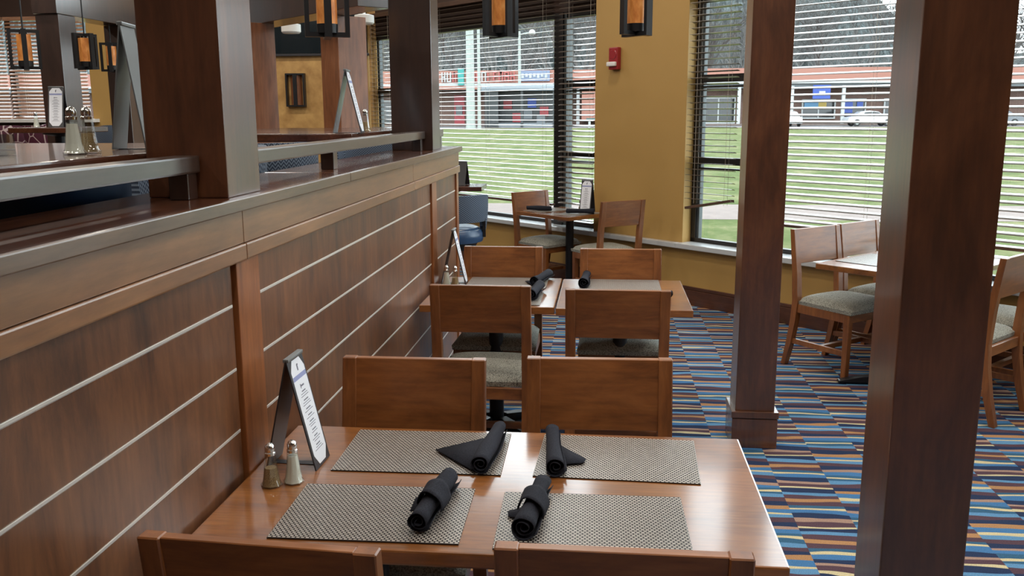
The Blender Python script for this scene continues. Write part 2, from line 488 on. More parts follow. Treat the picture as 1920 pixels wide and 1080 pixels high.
# ------------------------------------------------------------------ mesh helpers
class MB:
    def __init__(self):
        self.bm = bmesh.new()
        self.uv = None
    def box(self, lo, hi, bev=0.0, mat=None):
        lo, hi = [min(a, b) for a, b in zip(lo, hi)], [max(a, b) for a, b in zip(lo, hi)]
        vs = [self.bm.verts.new((x, y, z)) for x in (lo[0], hi[0]) for y in (lo[1], hi[1]) for z in (lo[2], hi[2])]
        q = [(0, 1, 3, 2), (4, 6, 7, 5), (0, 4, 5, 1), (2, 3, 7, 6), (0, 2, 6, 4), (1, 5, 7, 3)]
        fs = [self.bm.faces.new([vs[i] for i in f]) for f in q]
        if bev:
            es = list({e for f in fs for e in f.edges})
            bmesh.ops.bevel(self.bm, geom=es, offset=bev, segments=2, profile=0.6, affect='EDGES', clamp_overlap=True)
        return self
    def prism(self, pts, axis, a, b, bev=0.0):
        # pts: 2D outline; axis: extruded axis
        def P(p, t):
            return {'x': (t, p[0], p[1]), 'y': (p[0], t, p[1]), 'z': (p[0], p[1], t)}[axis]
        A = [self.bm.verts.new(P(p, a)) for p in pts]
        B = [self.bm.verts.new(P(p, b)) for p in pts]
        n = len(pts)
        fs = [self.bm.faces.new(A), self.bm.faces.new(B[::-1])]
        for i in range(n):
            fs.append(self.bm.faces.new((A[i], B[i], B[(i + 1) % n], A[(i + 1) % n])))
        if bev:
            es = list({e for f in fs for e in f.edges})
            bmesh.ops.bevel(self.bm, geom=es, offset=bev, segments=1, affect='EDGES', clamp_overlap=True)
        return self
    def lathe(self, prof, n=16, c=(0, 0, 0), flute=0.0, flutes=8):
        rings = []
        for r, z in prof:
            ring = []
            for i in range(n):
                a = 2 * PI * i / n
                rr = r * (1 + flute * math.cos(flutes * a)) if flute else r
                ring.append(self.bm.verts.new((c[0] + rr * math.cos(a), c[1] + rr * math.sin(a), c[2] + z)))
            rings.append(ring)
        for k in range(len(rings) - 1):
            for i in range(n):
                j = (i + 1) % n
                self.bm.faces.new((rings[k][i], rings[k][j], rings[k + 1][j], rings[k + 1][i]))
        self.bm.faces.new(rings[0][::-1])
        self.bm.faces.new(rings[-1])
        return self
    def tube(self, pts, rad, n=6):
        pts = [Vector(p) for p in pts]
        rings = []
        for i, p in enumerate(pts):
            d = (pts[min(i + 1, len(pts) - 1)] - pts[max(i - 1, 0)]).normalized()
            a = d.orthogonal().normalized()
            b = d.cross(a)
            r = rad[i] if isinstance(rad, (list, tuple)) else rad
            rings.append([self.bm.verts.new(p + r * (math.cos(2 * PI * k / n) * a + math.sin(2 * PI * k / n) * b)) for k in range(n)])
        for q in range(len(rings) - 1):
            best, bo = 1e9, 0
            for o in range(n):
                dd = (rings[q][0].co - rings[q + 1][o].co).length
                if dd < best:
                    best, bo = dd, o
            rings[q + 1] = rings[q + 1][bo:] + rings[q + 1][:bo]
            for i in range(n):
                j = (i + 1) % n
                self.bm.faces.new((rings[q][i], rings[q][j], rings[q + 1][j], rings[q + 1][i]))
        self.bm.faces.new(rings[0][::-1])
        self.bm.faces.new(rings[-1])
        return self
    def faces(self, verts, faces):
        vs = [self.bm.verts.new(v) for v in verts]
        for f in faces:
            self.bm.faces.new([vs[i] for i in f])
        return self
    def mesh(self, name, smooth=False):
        bmesh.ops.recalc_face_normals(self.bm, faces=self.bm.faces)
        me = bpy.data.meshes.new(name)
        self.bm.to_mesh(me)
        self.bm.free()
        if smooth:
            for p in me.polygons:
                p.use_smooth = True
            try:
                me.set_sharp_from_angle(angle=math.radians(40))
            except Exception:
                pass
        return me

def link(name, me, mat=None, parent=None, loc=(0, 0, 0), rot=(0, 0, 0)):
    o = bpy.data.objects.new(name, me)
    COL.objects.link(o)
    o.location = loc
    o.rotation_euler = rot
    if parent is not None:
        o.parent = parent
    if mat is not None and me is not None and not me.materials:
        me.materials.append(M[mat] if isinstance(mat, str) else mat)
    return o

def part(name, mb, mat, parent=None, smooth=False, loc=(0, 0, 0), rot=(0, 0, 0)):
    return link(name, mb.mesh(name, smooth), mat, parent, loc, rot)

def tag(o, label=None, cat=None, group=None, kind=None):
    if label: o['label'] = label
    if cat: o['category'] = cat
    if group: o['group'] = group
    if kind: o['kind'] = kind
    return o

def root(name, loc=(0, 0, 0), rz=0.0, label=None, cat=None, group=None, kind=None):
    e = bpy.data.objects.new(name, None)
    e.empty_display_size = 0.1
    COL.objects.link(e)
    e.location = loc
    e.rotation_euler = (0, 0, rz)
    return tag(e, label, cat, group, kind)

def copy_tree(o, parent=None):
    c = o.copy()
    COL.objects.link(c)
    c.parent = parent
    for ch in list(o.children):
        copy_tree(ch, c)
    return c

def place(proto, used, loc, rz, label, group=None):
    o = proto if not used else copy_tree(proto)
    used.append(1)
    o.location = loc
    o.rotation_euler = (0, 0, rz)
    o['label'] = label
    if group: o['group'] = group
    return o

def B(lo, hi, bev=0.0):
    return MB().box(lo, hi, bev)

# window-wall frame: u along the wall (towards the right and nearer), n outward, 46 degrees off the room axis
A46 = math.radians(46)
U = Vector((math.sin(A46), -math.cos(A46), 0))
N = Vector((math.cos(A46), math.sin(A46), 0))
RW = -math.radians(44)
WN = 6.90
def UN(u, n, z=0.0):
    p = U * u + N * n
    return (p.x, p.y, z)

# ------------------------------------------------------------------ the setting: floor, platform, ceiling, walls
CEIL = 4.45
def poly_slab(name, pts, z0, z1, mat):
    return tag(part(name, MB().prism(pts, 'z', z0, z1), mat), kind='structure')
p_left, p_right = UN(-9.63, WN), UN(4.2, WN)
out = [(-9, -4), (p_right[0], -4), p_right[:2], p_left[:2], (-9, p_left[1])]
poly_slab('floor', out, -0.12, 0.0, 'carpet')
poly_slab('ceiling', out, CEIL, CEIL + 0.15, 'ceiling')
poly_slab('floor_platform', [(-9, -4), (-0.17, -4), (-0.17, 5.62), (-0.6, 6.6), (-3.2, 11.6), (-9, 11.6)], 0.002, 0.515, 'wood_floor_dark')

ww = root('wall_window_side', (WN * N.x, WN * N.y, 0), RW, kind='structure')
# openings (u0, u1): window 1, window 2, window 3 beyond the frame to the right
OPEN = [(-9.60, -5.52), (-4.42, -0.30), (0.70, 3.80)]
SILL, HEAD = 0.50, 2.64
edges = [-9.75] + [e for w_ in OPEN for e in w_] + [4.25]
for i in range(0, len(edges), 2):
    part('wall_pier', B((edges[i], 0, 0), (edges[i + 1], 0.22, CEIL)), 'wall_yellow', ww)
for a, b in OPEN:
    part('wall_apron', B((a, 0, 0), (b, 0.22, SILL)), 'wall_yellow', ww)
    part('wall_header', B((a, 0.09, HEAD), (b, 0.22, 3.02)), 'wall_dark', ww)
    part('wall_header', B((a, 0, 4.25), (b, 0.22, CEIL)), 'wall_dark', ww)
wl = tag(part('wall_right', B((p_right[0], -4, 0), (p_right[0] + 0.2, p_right[1], CEIL)), 'wall_yellow'), kind='structure')
tag(part('wall_back', B((-9, -4.2, 0), (p_right[0] + 0.2, -4, CEIL)), 'wall_back'), kind='structure')
tag(part('wall_left', B((-9.2, -4.2, 0), (-9, 11.9, CEIL)), 'wall_back'), kind='structure')
# far wall of the bar side, with a window opening at its left
YB = 11.65
wf = root('wall_far', (0, 0, 0), 0, kind='structure')
part('wall_pier', B((-9, YB, 0), (-8.2, YB + 0.2, CEIL)), 'wall_dark', wf)
part('wall_pier', B((-5.88, YB, 0), (-5.56, YB + 0.2, CEIL)), 'wall_yellow', wf)
part('wall_pier', B((-5.56, YB + 0.02, 0), (-4.2, YB + 0.2, CEIL)), 'wall_dark', wf)
part('wall_pier', B((-4.2, YB, 0), (-2.0, YB + 0.2, CEIL)), 'wall_gold', wf)
part('wall_apron', B((-8.2, YB, 0), (-5.88, YB + 0.2, 1.575)), 'wall_dark', wf)
part('wall_header', B((-8.2, YB, 2.93), (-5.88, YB + 0.2, CEIL)), 'wall_dark', wf)

# baseboard along the window wall (two stepped boards with a cap bead)
bb = root('baseboard_window_side', (WN * N.x, WN * N.y, 0), RW, kind='structure')
for u0, u1 in ((-9.6, -7.4), (-7.395, -4.9), (-4.895, -2.4), (-2.395, 0.2), (0.205, 4.1)):
    part('board', B((u0, -0.022, 0.0), (u1, 0.004, 0.135), 0.003), 'baseboard', bb)
    part('board', B((u0, -0.015, 0.137), (u1, 0.004, 0.165), 0.004), 'baseboard', bb)

# sills
for i, (a, b) in enumerate(OPEN):
    s = part('trim_sill_%d' % (i + 1), B((a - 0.02, -0.075, SILL), (b + 0.02, 0.15, SILL + 0.045), 0.006), 'sill', loc=(WN * N.x, WN * N.y, 0), rot=(0, 0, RW))
    tag(s, kind='structure')
# the sill ledge runs on across the pier between windows 1 and 2
tag(part('trim_ledge', B((-5.50, -0.075, SILL), (-4.44, -0.002, SILL + 0.045), 0.006), 'sill', loc=(WN * N.x, WN * N.y, 0), rot=(0, 0, RW)), kind='structure')

# windows: dark inner frame, grey outer frame, side lights with two rails, panes
def window(k, a, b):
    r = root('window_%d' % k, (WN * N.x, WN * N.y, 0), RW, kind='structure')
    z0, z1 = SILL + 0.045, HEAD
    m1, m2 = a + 0.60, b - 0.60
    fy0, fy1 = 0.11, 0.165
    part('frame_jamb', B((a, fy0, z0), (a + 0.05, fy1, z1)), 'frame_dark', r)
    part('frame_jamb', B((b - 0.05, fy0, z0), (b, fy1, z1)), 'frame_dark', r)
    part('frame_head', B((a, fy0, z1 - 0.05), (b, fy1, z1)), 'frame_dark', r)
    part('frame_foot', B((a, fy0, z0), (b, fy1, z0 + 0.035)), 'frame_dark', r)
    for m, s in ((m1, 1), (m2, -1)):
        part('mullion', B((m - 0.062, fy0 - 0.03, z0), (m + 0.062, fy1, z1)), 'frame_dark', r)
        part('mullion_edge', B((m + 0.062 - (0.0 if s < 0 else 0.124), fy0 - 0.01, z0), (m + 0.062 + 0.035 - (0.0 if s < 0 else 0.124 + 0.035), fy1 + 0.02, z1)), 'frame_alu', r)
    for x0, x1 in ((a + 0.05, m1 - 0.062), (m2 + 0.062, b - 0.05)):
        for zz, hh in ((1.955, 0.032), (1.262, 0.03)):
            part('transom', B((x0, fy0 - 0.005, zz - hh), (x1, fy1, zz + hh)), 'frame_dark', r)
            part('transom_edge', B((x0, fy0 + 0.01, zz - hh - 0.045), (x1, fy1 + 0.01, zz - hh - 0.03)), 'frame_dark', r)
        for za, zb in ((z0 + 0.035, 1.232), (1.292, 1.923), (1.987, z1 - 0.05)):
            part('sash_stile', B((x0, fy0 + 0.02, za), (x0 + 0.024, fy1 + 0.01, zb)), 'frame_alu', r)
            part('sash_stile', B((x1 - 0.024, fy0 + 0.02, za), (x1, fy1 + 0.01, zb)), 'frame_alu', r)
            part('pane', B((x0, 0.148, za), (x1, 0.152, zb)), 'glass', r)
    part('pane', B((m1 + 0.062, 0.148, z0 + 0.035), (m2 - 0.062, 0.152, z1 - 0.05)), 'glass', r)
    # clerestory lights above the header
    part('frame_foot', B((a, fy0, 3.02), (b, fy1, 3.06)), 'frame_dark', r)
    part('frame_head', B((a, fy0, 4.21), (b, fy1, 4.25)), 'frame_dark', r)
    for x0, x1 in ((a, a + 0.05), (m1 - 0.062, m1 + 0.062), (m2 - 0.062, m2 + 0.062), (b - 0.05, b)):
        part('mullion', B((x0, fy0, 3.06), (x1, fy1, 4.21)), 'frame_dark', r)
    for x0, x1 in ((a + 0.05, m1 - 0.062), (m1 + 0.062, m2 - 0.062), (m2 + 0.062, b - 0.05)):
        part('pane', B((x0, 0.148, 3.06), (x1, 0.152, 4.21)), 'glass', r)
    return r
for i, (a, b) in enumerate(OPEN):
    window(i + 1, a, b)
# bar-side window
r = root('window_4', (0, YB, 0), 0, kind='structure')
for x0, x1 in ((-8.2, -8.14), (-7.08, -7.0), (-5.94, -5.88)):
    part('mullion', B((x0, 0.1, 1.62), (x1, 0.16, 2.93)), 'frame_dark', r)
part('pane', B((-8.14, 0.13, 1.62), (-7.08, 0.134, 2.93)), 'glass', r)
part('pane', B((-7.0, 0.13, 1.62), (-5.94, 0.134, 2.93)), 'glass', r)
tag(part('trim_sill_4', B((-8.25, YB - 0.12, 1.575), (-5.80, YB + 0.1, 1.62), 0.005), 'white_paint'), kind='structure')

# ------------------------------------------------------------------ partition wall: planked panels, stiles, trim, cap
pw = root('wall_partition', (0, 0, 0), 0, kind='structure')
part('core', B((-0.20, -2.0, 0.0), (-0.015, 5.60, 1.44)), 'gap', pw)
ROWS = [1.312, 1.2045, 1.0395, 0.8755, 0.711, 0.546, 0.382, 0.217, 0.10]
for y0, y1 in ((-2.0, 2.150), (2.318, 4.765), (4.912, 5.578)):
    for k in range(len(ROWS) - 1):
        t, b_ = ROWS[k], ROWS[k + 1]
        lo = b_ + (0.0035 if k < len(ROWS) - 2 else 0)
        hi = t - (0.0035 if k > 0 else 0)
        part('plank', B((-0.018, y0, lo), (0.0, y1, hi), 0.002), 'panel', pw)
        if k:
            part('inlay_strip', B((-0.012, y0 + 0.004, t - 0.0035), (0.0012, y1 - 0.004, t + 0.0035), 0.0008), 'inlay', pw)
for y0, y1 in ((2.163, 2.312), (4.775, 4.905), (5.585, 5.655)):
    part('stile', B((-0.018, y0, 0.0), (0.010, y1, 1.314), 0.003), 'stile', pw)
part('end_board', B((-0.20, 5.60, 0), (-0.018, 5.652, 1.44)), 'stile', pw)
part('kick_board', B((-0.018, -2.0, 0.0), (0.006, 2.158, 0.098), 0.003), 'baseboard', pw)
part('kick_board', B((-0.018, 2.318, 0.0), (0.006, 4.77, 0.098), 0.003), 'baseboard', pw)
for y0, y1 in ((-2.0, 2.2155), (2.2185, 4.30), (4.303, 5.668)):
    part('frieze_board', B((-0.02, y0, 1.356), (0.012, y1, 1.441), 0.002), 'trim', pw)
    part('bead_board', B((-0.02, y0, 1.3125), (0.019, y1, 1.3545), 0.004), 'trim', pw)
for y0, y1 in ((-2.0, 3.145), (3.148, 5.685)):
    part('cap_board', B((-0.285, y0, 1.4435), (0.024, y1, 1.4735), 0.003), 'cap', pw)
    part('cap_edge', B((0.0245, y0, 1.4415), (0.033, y1, 1.474), 0.003), 'cap_edge', pw)

# ------------------------------------------------------------------ posts standing on the partition cap, guard rails between them
def post(name, lo, hi, mat, label):
    o = part(name, B(lo, hi, 0.004), mat)
    o.location = ((lo[0] + hi[0]) / 2, (lo[1] + hi[1]) / 2, lo[2])
    for v in o.data.vertices:
        v.co -= Vector(o.location)
    return tag(o, label, 'post')
post('wooden_post', (-0.212, 2.176, 1.4737), (-0.004, 2.390, CEIL), 'post', 'thick brown wooden post rising from the partition cap beside the left menu holder')
post('wooden_post', (-0.262, 5.032, 1.4737), (-0.029, 5.262, CEIL), 'dark_post', 'dark wooden post near the far end of the partition cap')
def guard_rail(y0, y1, feet, label):
    r = root('guard_rail', (-0.1, (y0 + y1) / 2, 1.4737), 0, label, 'railing', 'guard rails on the partition cap')
    h = (y1 - y0) / 2
    part('rail_bar', B((-0.035, -h, 0.064), (0.03, h, 0.106), 0.005), 'rail_gray', r)
    for f in feet:
        part('rail_foot', B((-0.028, f - (y0 + y1) / 2 - 0.026, 0.0), (0.022, f - (y0 + y1) / 2 + 0.026, 0.064), 0.003), 'dark_post', r)
guard_rail(-1.8, 2.172, (0.2, 2.14), 'grey-lit wooden guard rail ending against the thick post')
guard_rail(2.395, 5.028, (2.43, 3.34, 4.96), 'grey-lit wooden guard rail between the two posts on the partition')
guard_rail(5.267, 5.60, (5.56,), 'short stub of guard rail beyond the dark post')

# ------------------------------------------------------------------ free-standing square pillars
def pillar(y, label, base):
    r = root('square_pillar', (1.70, y + 0.095, 0), 0, label, 'pillar', 'square wooden pillars beside the tables')
    part('shaft', B((-0.097, -0.097, 0.0), (0.097, 0.105, CEIL), 0.004), 'post', r)
    part('plinth', B((-0.113, -0.113, 0.0), (0.113, 0.121, 0.155), 0.003), 'post', r)
    part('plinth_cap', B((-0.117, -0.117, 0.158), (0.117, 0.125, 0.192), 0.004), 'post', r)
    return r
pillar(4.472, 'square brown pillar with a visible plinth behind the front table', True)
pillar(2.090, 'large square brown pillar closest to the viewer at right', False)

# posts and beams of the bar side
def bpost(name, x, y, sx, sy, rz, mat, z0, z1, label, cat='post', faces=None):
    o = part(name, B((-sx / 2, -sy / 2, 0), (sx / 2, sy / 2, z1 - z0), 0.004), mat, loc=(x, y, z0), rot=(0, 0, rz))
    return tag(o, label, cat)
bpost('bar_post', -4.108, 8.135, 0.22, 0.27, 0, 'dark_post', 0.515, 2.57, 'dark post with a pale lit side left of the salt shakers on the bar table')
bpost('bar_post', -4.108, 9.30, 0.22, 0.32, 0, 'dark_post', 0.515, 2.57, 'dark post with pale side partly hidden behind the left menu holder')
bpost('bar_beam', -4.108, 8.72, 0.24, 1.5, 0, 'dark_post', 2.572, 2.86, 'pale lit overhead beam joining the two left bar posts', 'beam')
bpost('bar_post', -1.10, 7.05, 0.27, 0.25, RW, 'honey_post', 0.515, 2.40, 'brown post behind the small menu on the bar table')
bpost('bar_post', -1.955, 7.42, 0.24, 0.25, RW, 'honey_post', 0.515, 2.40, 'pale honey post just right of the thick partition post')
bpost('bar_beam', -1.62, 7.30, 2.6, 0.26, RW, 'dark_post', 2.40, 2.75, 'dark overhead beam above the honey posts and television', 'beam')

# ------------------------------------------------------------------ venetian blinds
def ladder_blind(u0, u1, ztop, zbot, tilt, mat, label, frame=None, yoff=0.03, drop=0.0, cords=(0.12, 0.88), rail_tilt=0.0, pitch=0.051, rail_mat='slat_dark'):
    if frame is None:
        loc, rz = UN((u0 + u1) / 2, WN + yoff), RW
    else:
        loc, rz = frame, 0
    r = root('venetian_blind', (loc[0], loc[1], 0), rz, label, 'blind', 'horizontal slat blinds')
    wv = (u1 - u0) / 2
    part('head_rail', B((-wv, -0.03, ztop - 0.05), (wv, 0.03, ztop), 0.003), rail_mat, r)
    d = MB()
    sec = [(-0.025, -0.0012), (-0.012, 0.0016), (0.0, 0.0024), (0.012, 0.0016), (0.025, -0.0012), (0.025, -0.0038), (0.0, -0.0002), (-0.025, -0.0038)]
    d.prism([(a, b) for a, b in sec], 'x', -wv, wv)
    me = d.mesh('slat')
    me.materials.append(M[mat])
    z = ztop - 0.075
    k = 0
    while z > zbot + 0.03:
        o = link('slat', me, None, r, (0, 0, z), (tilt + random.uniform(-0.012, 0.012), random.uniform(-0.0006, 0.0006), 0))
        z -= pitch
        k += 1
    rb = part('bottom_rail', B((-wv, -0.026, -0.011), (wv, 0.026, 0.011), 0.003), rail_mat, r, loc=(0, 0, zbot), rot=(tilt * 0.5, rail_tilt, 0))
    for c in cords:
        x = -wv + 2 * wv * c
        for yy in (-0.024, 0.024):
            part('ladder_cord', MB().tube([(x, yy, ztop - 0.05), (x, yy, zbot)], 0.0011, 4), 'cord', r)
    return r
T = math.radians
ladder_blind(-9.57, -9.06, 2.90, 0.60, T(4), 'slat', 'narrow blind in the far left window strip beside the dark post')
ladder_blind(-8.93, -6.13, 2.90, 0.752, T(5), 'slat', 'wide blind over the large pane behind the partition end', cords=(0.06, 0.3, 0.62, 0.95))
ladder_blind(-6.04, -5.55, 2.90, 0.60, T(15), 'slat', 'narrow blind behind the corner table, left of the ochre pier', cords=(0.3, 0.9))
ladder_blind(-4.39, -3.90, 2.90, 0.90, T(-9), 'slat', 'half raised narrow blind with crooked bottom rail right of the ochre pier', cords=(0.2, 0.85), rail_tilt=T(-11), yoff=0.0)
ladder_blind(-3.80, -0.93, 2.90, 0.79, T(17), 'slat', 'wide blind behind the chairs between the two pillars', cords=(0.05, 0.37, 0.68, 0.95))
ladder_blind(0.75, 3.75, 2.90, 0.70, T(15), 'slat', 'wide blind on the window to the right of the big pillar', cords=(0.05, 0.35, 0.65, 0.95))
ladder_blind(-8.15, -7.02, 2.94, 1.64, T(38), 'slat_tan', 'tan closed blind at the left end of the bar window', frame=(-7.585, YB - 0.03), cords=(0.2, 0.8), pitch=0.047, rail_mat='slat_tan')
ladder_blind(-6.99, -5.90, 2.94, 1.64, T(38), 'slat_tan', 'tan closed blind behind the bar side pendant lamps', frame=(-6.445, YB - 0.03), cords=(0.2, 0.8), pitch=0.047, rail_mat='slat_tan')

# ------------------------------------------------------------------ dining chairs
def make_chair():
    r = root('dining_chair', (0, 0, 0), 0, 'x', 'chair')
    spine = [(-0.285, 0.0, 0.034), (-0.245, 0.16, 0.038), (-0.218, 0.32, 0.042), (-0.208, 0.45, 0.044), (-0.222, 0.64, 0.042), (-0.262, 0.92, 0.034)]
    front = [(y + t / 2, z) for y, z, t in spine]
    back = [(y - t / 2, z) for y, z, t in spine]
    outl = front + back[::-1]
    for s in (-1, 1):
        part('rear_leg', MB().prism(outl, 'x', s * 0.2285, s * 0.1845, 0.003), 'chair_leg', r)
        part('front_leg', MB().prism([(0.178, 0.0), (0.212, 0.0), (0.218, 0.425), (0.174, 0.425)], 'x', s * 0.222, s * 0.182, 0.003), 'chair_leg', r)
        part('seat_rail', B((s * 0.196, -0.20, 0.372), (s * 0.218, 0.18, 0.428), 0.003), 'chair_leg', r)
        part('stretcher', B((s * 0.195, -0.235, 0.155), (s * 0.215, 0.185, 0.19), 0.003), 'chair_leg', r)
    part('seat_rail', B((-0.185, 0.186, 0.372), (0.185, 0.208, 0.428), 0.003), 'chair', r)
    part('seat_rail', B((-0.186, -0.225, 0.372), (0.186, -0.20, 0.428), 0.003), 'chair', r)
    part('cross_stretcher', B((-0.197, -0.02, 0.158), (0.197, 0.012, 0.188), 0.003), 'chair', r)
    # back slab follows the rake of the posts
    zs = [0.695, 0.77, 0.85, 0.919]
    def yc(z):
        return -0.222 + (z - 0.64) / 0.28 * (-0.040)
    o = [(yc(z) + 0.013, z) for z in zs] + [(yc(z) - 0.011, z) for z in zs[::-1]]
    part('back_slab', MB().prism(o, 'x', -0.1855, 0.1855, 0.002), 'chair', r)
    # upholstered seat: domed pad
    mb = MB()
    nx, ny = 14, 14
    grid = {}
    def shape(a, b, top):
        # rounded-rectangle footprint, slightly wider in front
        sa, sb = math.sin(a * PI / 2), math.sin(b * PI / 2)
        e = 1 - max(abs(a), abs(b)) ** 6 * 0.02
        x = 0.226 * a * e * (1.0 + 0.03 * b)
        y = 0.016 + 0.222 * b * e
        k = (1 - abs(a) ** 3.2) * (1 - abs(b) ** 3.2)
        z = 0.452 + 0.05 * max(k, 0) ** 0.42 if top else 0.428
        return (x, y, z)
    tv = [[mb.bm.verts.new(shape(-1 + 2 * i / nx, -1 + 2 * j / ny, True)) for j in range(ny + 1)] for i in range(nx + 1)]
    for i in range(nx):
        for j in range(ny):
            mb.bm.faces.new((tv[i][j], tv[i + 1][j], tv[i + 1][j + 1], tv[i][j + 1]))
    ring = [(i, 0) for i in range(nx)] + [(nx, j) for j in range(ny)] + [(i, ny) for i in range(nx, 0, -1)] + [(0, j) for j in range(ny, 0, -1)]
    low = [mb.bm.verts.new((tv[i][j].co.x * 0.985, 0.016 + (tv[i][j].co.y - 0.016) * 0.985, 0.4285)) for i, j in ring]
    for q in range(len(ring)):
        i, j = ring[q]
        i2, j2 = ring[(q + 1) % len(ring)]
        mb.bm.faces.new((tv[i][j], low[q], low[(q + 1) % len(ring)], tv[i2][j2]))
    mb.bm.faces.new(low)
    part('seat_pad', mb, 'seat', r, True)
    return r
chair0 = make_chair()
used = []
def chair(x, y, rz, label, group):
    return place(chair0, used, (x, y, 0), rz, label, group)
G1, G2 = 'chairs around the front table', 'chairs around the second table'
chair(0.33, 1.725, T(-3.5), 'wooden chair nearest the camera, cut off at the lower left', G1)
chair(0.972, 1.757, T(0), 'wooden chair nearest the camera, lower right with its back before the right placemats', G1)
chair(0.340, 2.462, PI + T(0.5), 'wooden chair across the front table on the side of the standing menu', G1)
chair(0.930, 2.508, PI + T(2), 'wooden chair across the front table on the side of the pillar', G1)
chair(0.378, 4.212, 0, 'wooden chair on the near side of the second table next to the partition', G2)
chair(0.997, 4.155, T(-1.0), 'wooden chair on the near side of the second table next to the pillar', G2)
chair(0.350, 4.885, PI, 'wooden chair at the far side of the second table below the blue stool', G2)
chair(1.023, 4.842, PI, 'wooden chair at the far side of the second table, right one before the corner table', G2)
c = UN(-5.755, 6.51); chair(c[0], c[1], T(-134), 'wooden chair left of the small corner table', 'chairs at the corner table')
c = UN(-4.985, 6.52); chair(c[0], c[1], T(46 - 12), 'turned wooden chair right of the small corner table, before the ochre pier', 'chairs at the corner table')
G3 = 'chairs around the window table'
c = UN(-2.36, 6.035); chair(c[0], c[1], T(-134 - 8), 'wooden chair with grey seat just right of the middle pillar', G3)
c = UN(-2.32, 6.535); chair(c[0], c[1], T(-134 - 4), 'wooden chair against the window behind the one by the middle pillar', G3)
c = UN(-1.50, 5.83); chair(c[0], c[1], T(46), 'wooden chair at the right edge, peeking out behind the big pillar', G3)
c = UN(-1.47, 6.36); chair(c[0], c[1], T(46), 'wooden chair at the right edge nearer the window, mostly hidden', G3)

# ------------------------------------------------------------------ dining tables
def pedestal(r, x, y, h, wide=0.30):
    part('pedestal', MB().lathe([(0.075, 0.0), (0.075, 0.03), (0.04, 0.045), (0.038, h - 0.03), (0.12, h - 0.012), (0.12, h)], 20, (x, y, 0)), 'black_metal', r, True)
    for k in range(4):
        a = PI / 4 + k * PI / 2
        mb = MB().prism([(0.05, 0.008), (0.05, 0.062), (0.16, 0.048), (wide, 0.024), (wide + 0.01, 0.008)], 'y', -0.026, 0.026, 0.004)
        part('base_foot', mb, 'black_metal', r, False, (x, y, 0), (0, 0, a))
        part('glide', MB().lathe([(0.018, 0), (0.018, 0.009)], 10, (wide - 0.02, 0, 0)), 'black_plastic', r, True, (x, y, 0), (0, 0, a))
def dining_table(loc, rz, sx, sy, peds, label, group='dining tables', mat='table', h=0.75, wide=0.30):
    r = root('dining_table', loc, rz, label, 'table', group)
    part('table_top', B((-sx / 2, -sy / 2, h - 0.036), (sx / 2, sy / 2, h), 0.005), mat, r)
    for p in peds:
        pedestal(r, p, 0, h - 0.036, wide)
    return r
dining_table((0.012 + 0.6575, 2.160, 0), 0, 1.313, 0.762, (-0.33, 0.33), 'long glossy wooden table in front set with four placemats')
dining_table((0.026 + 0.334, 4.682, 0), 0, 0.668, 0.79, (0.0,), 'second wooden table, half against the partition')
dining_table((0.702 + 0.328, 4.662, 0), 0, 0.656, 0.79, (-0.01,), 'second wooden table, half on the pillar side')
c = UN(-5.56, 6.56); dining_table((c[0], c[1], 0), RW, 0.72, 0.61, (0.06,), 'small wooden table in the corner below the windows', wide=0.26)
c = UN(-1.98, 6.25); dining_table((c[0], c[1], 0), RW + PI / 2, 1.16, 0.762, (-0.30, 0.30), 'window table between the two pillars')

# ------------------------------------------------------------------ placemats
def placemat(x, y, z, sx, sy, rz, label, group):
    o = part('placemat', B((-sx / 2, -sy / 2, 0), (sx / 2, sy / 2, 0.003), 0.001), 'weave', loc=(x, y, z + 0.0004), rot=(0, 0, rz))
    return tag(o, label, 'placemat', group)
GP = 'woven placemats'
placemat(0.443, 2.357, 0.75, 0.453, 0.312, T(0.8), 'woven placemat across the front table beside the standing menu', GP)
placemat(0.975, 2.356, 0.75, 0.430, 0.310, T(-2), 'woven placemat at the far right of the front table', GP)
placemat(0.405, 1.960, 0.75, 0.432, 0.300, T(1.0), 'woven placemat at the near left of the front table', GP)
placemat(0.913, 1.955, 0.75, 0.432, 0.300, T(1.0), 'woven placemat at the near right of the front table', GP)
placemat(0.40, 4.905, 0.75, 0.44, 0.31, 0, 'placemat at the far left of the second table', GP)
placemat(0.40, 4.475, 0.75, 0.44, 0.31, 0, 'placemat behind the near left chair of the second table', GP)
placemat(1.02, 4.89, 0.75, 0.43, 0.31, 0, 'placemat at the far right of the second table', GP)
placemat(1.02, 4.47, 0.75, 0.43, 0.31, 0, 'placemat behind the near right chair of the second table', GP)
c = UN(-5.78, 6.53); placemat(c[0], c[1], 0.75, 0.26, 0.40, RW, 'placemat on the left half of the corner table', GP)
c = UN(-5.36, 6.53); placemat(c[0], c[1], 0.75, 0.26, 0.40, RW, 'placemat on the right half of the corner table', GP)
c = UN(-2.17, 6.05); placemat(c[0], c[1], 0.75, 0.30, 0.44, RW, 'placemat on the window table next to the middle pillar', GP)

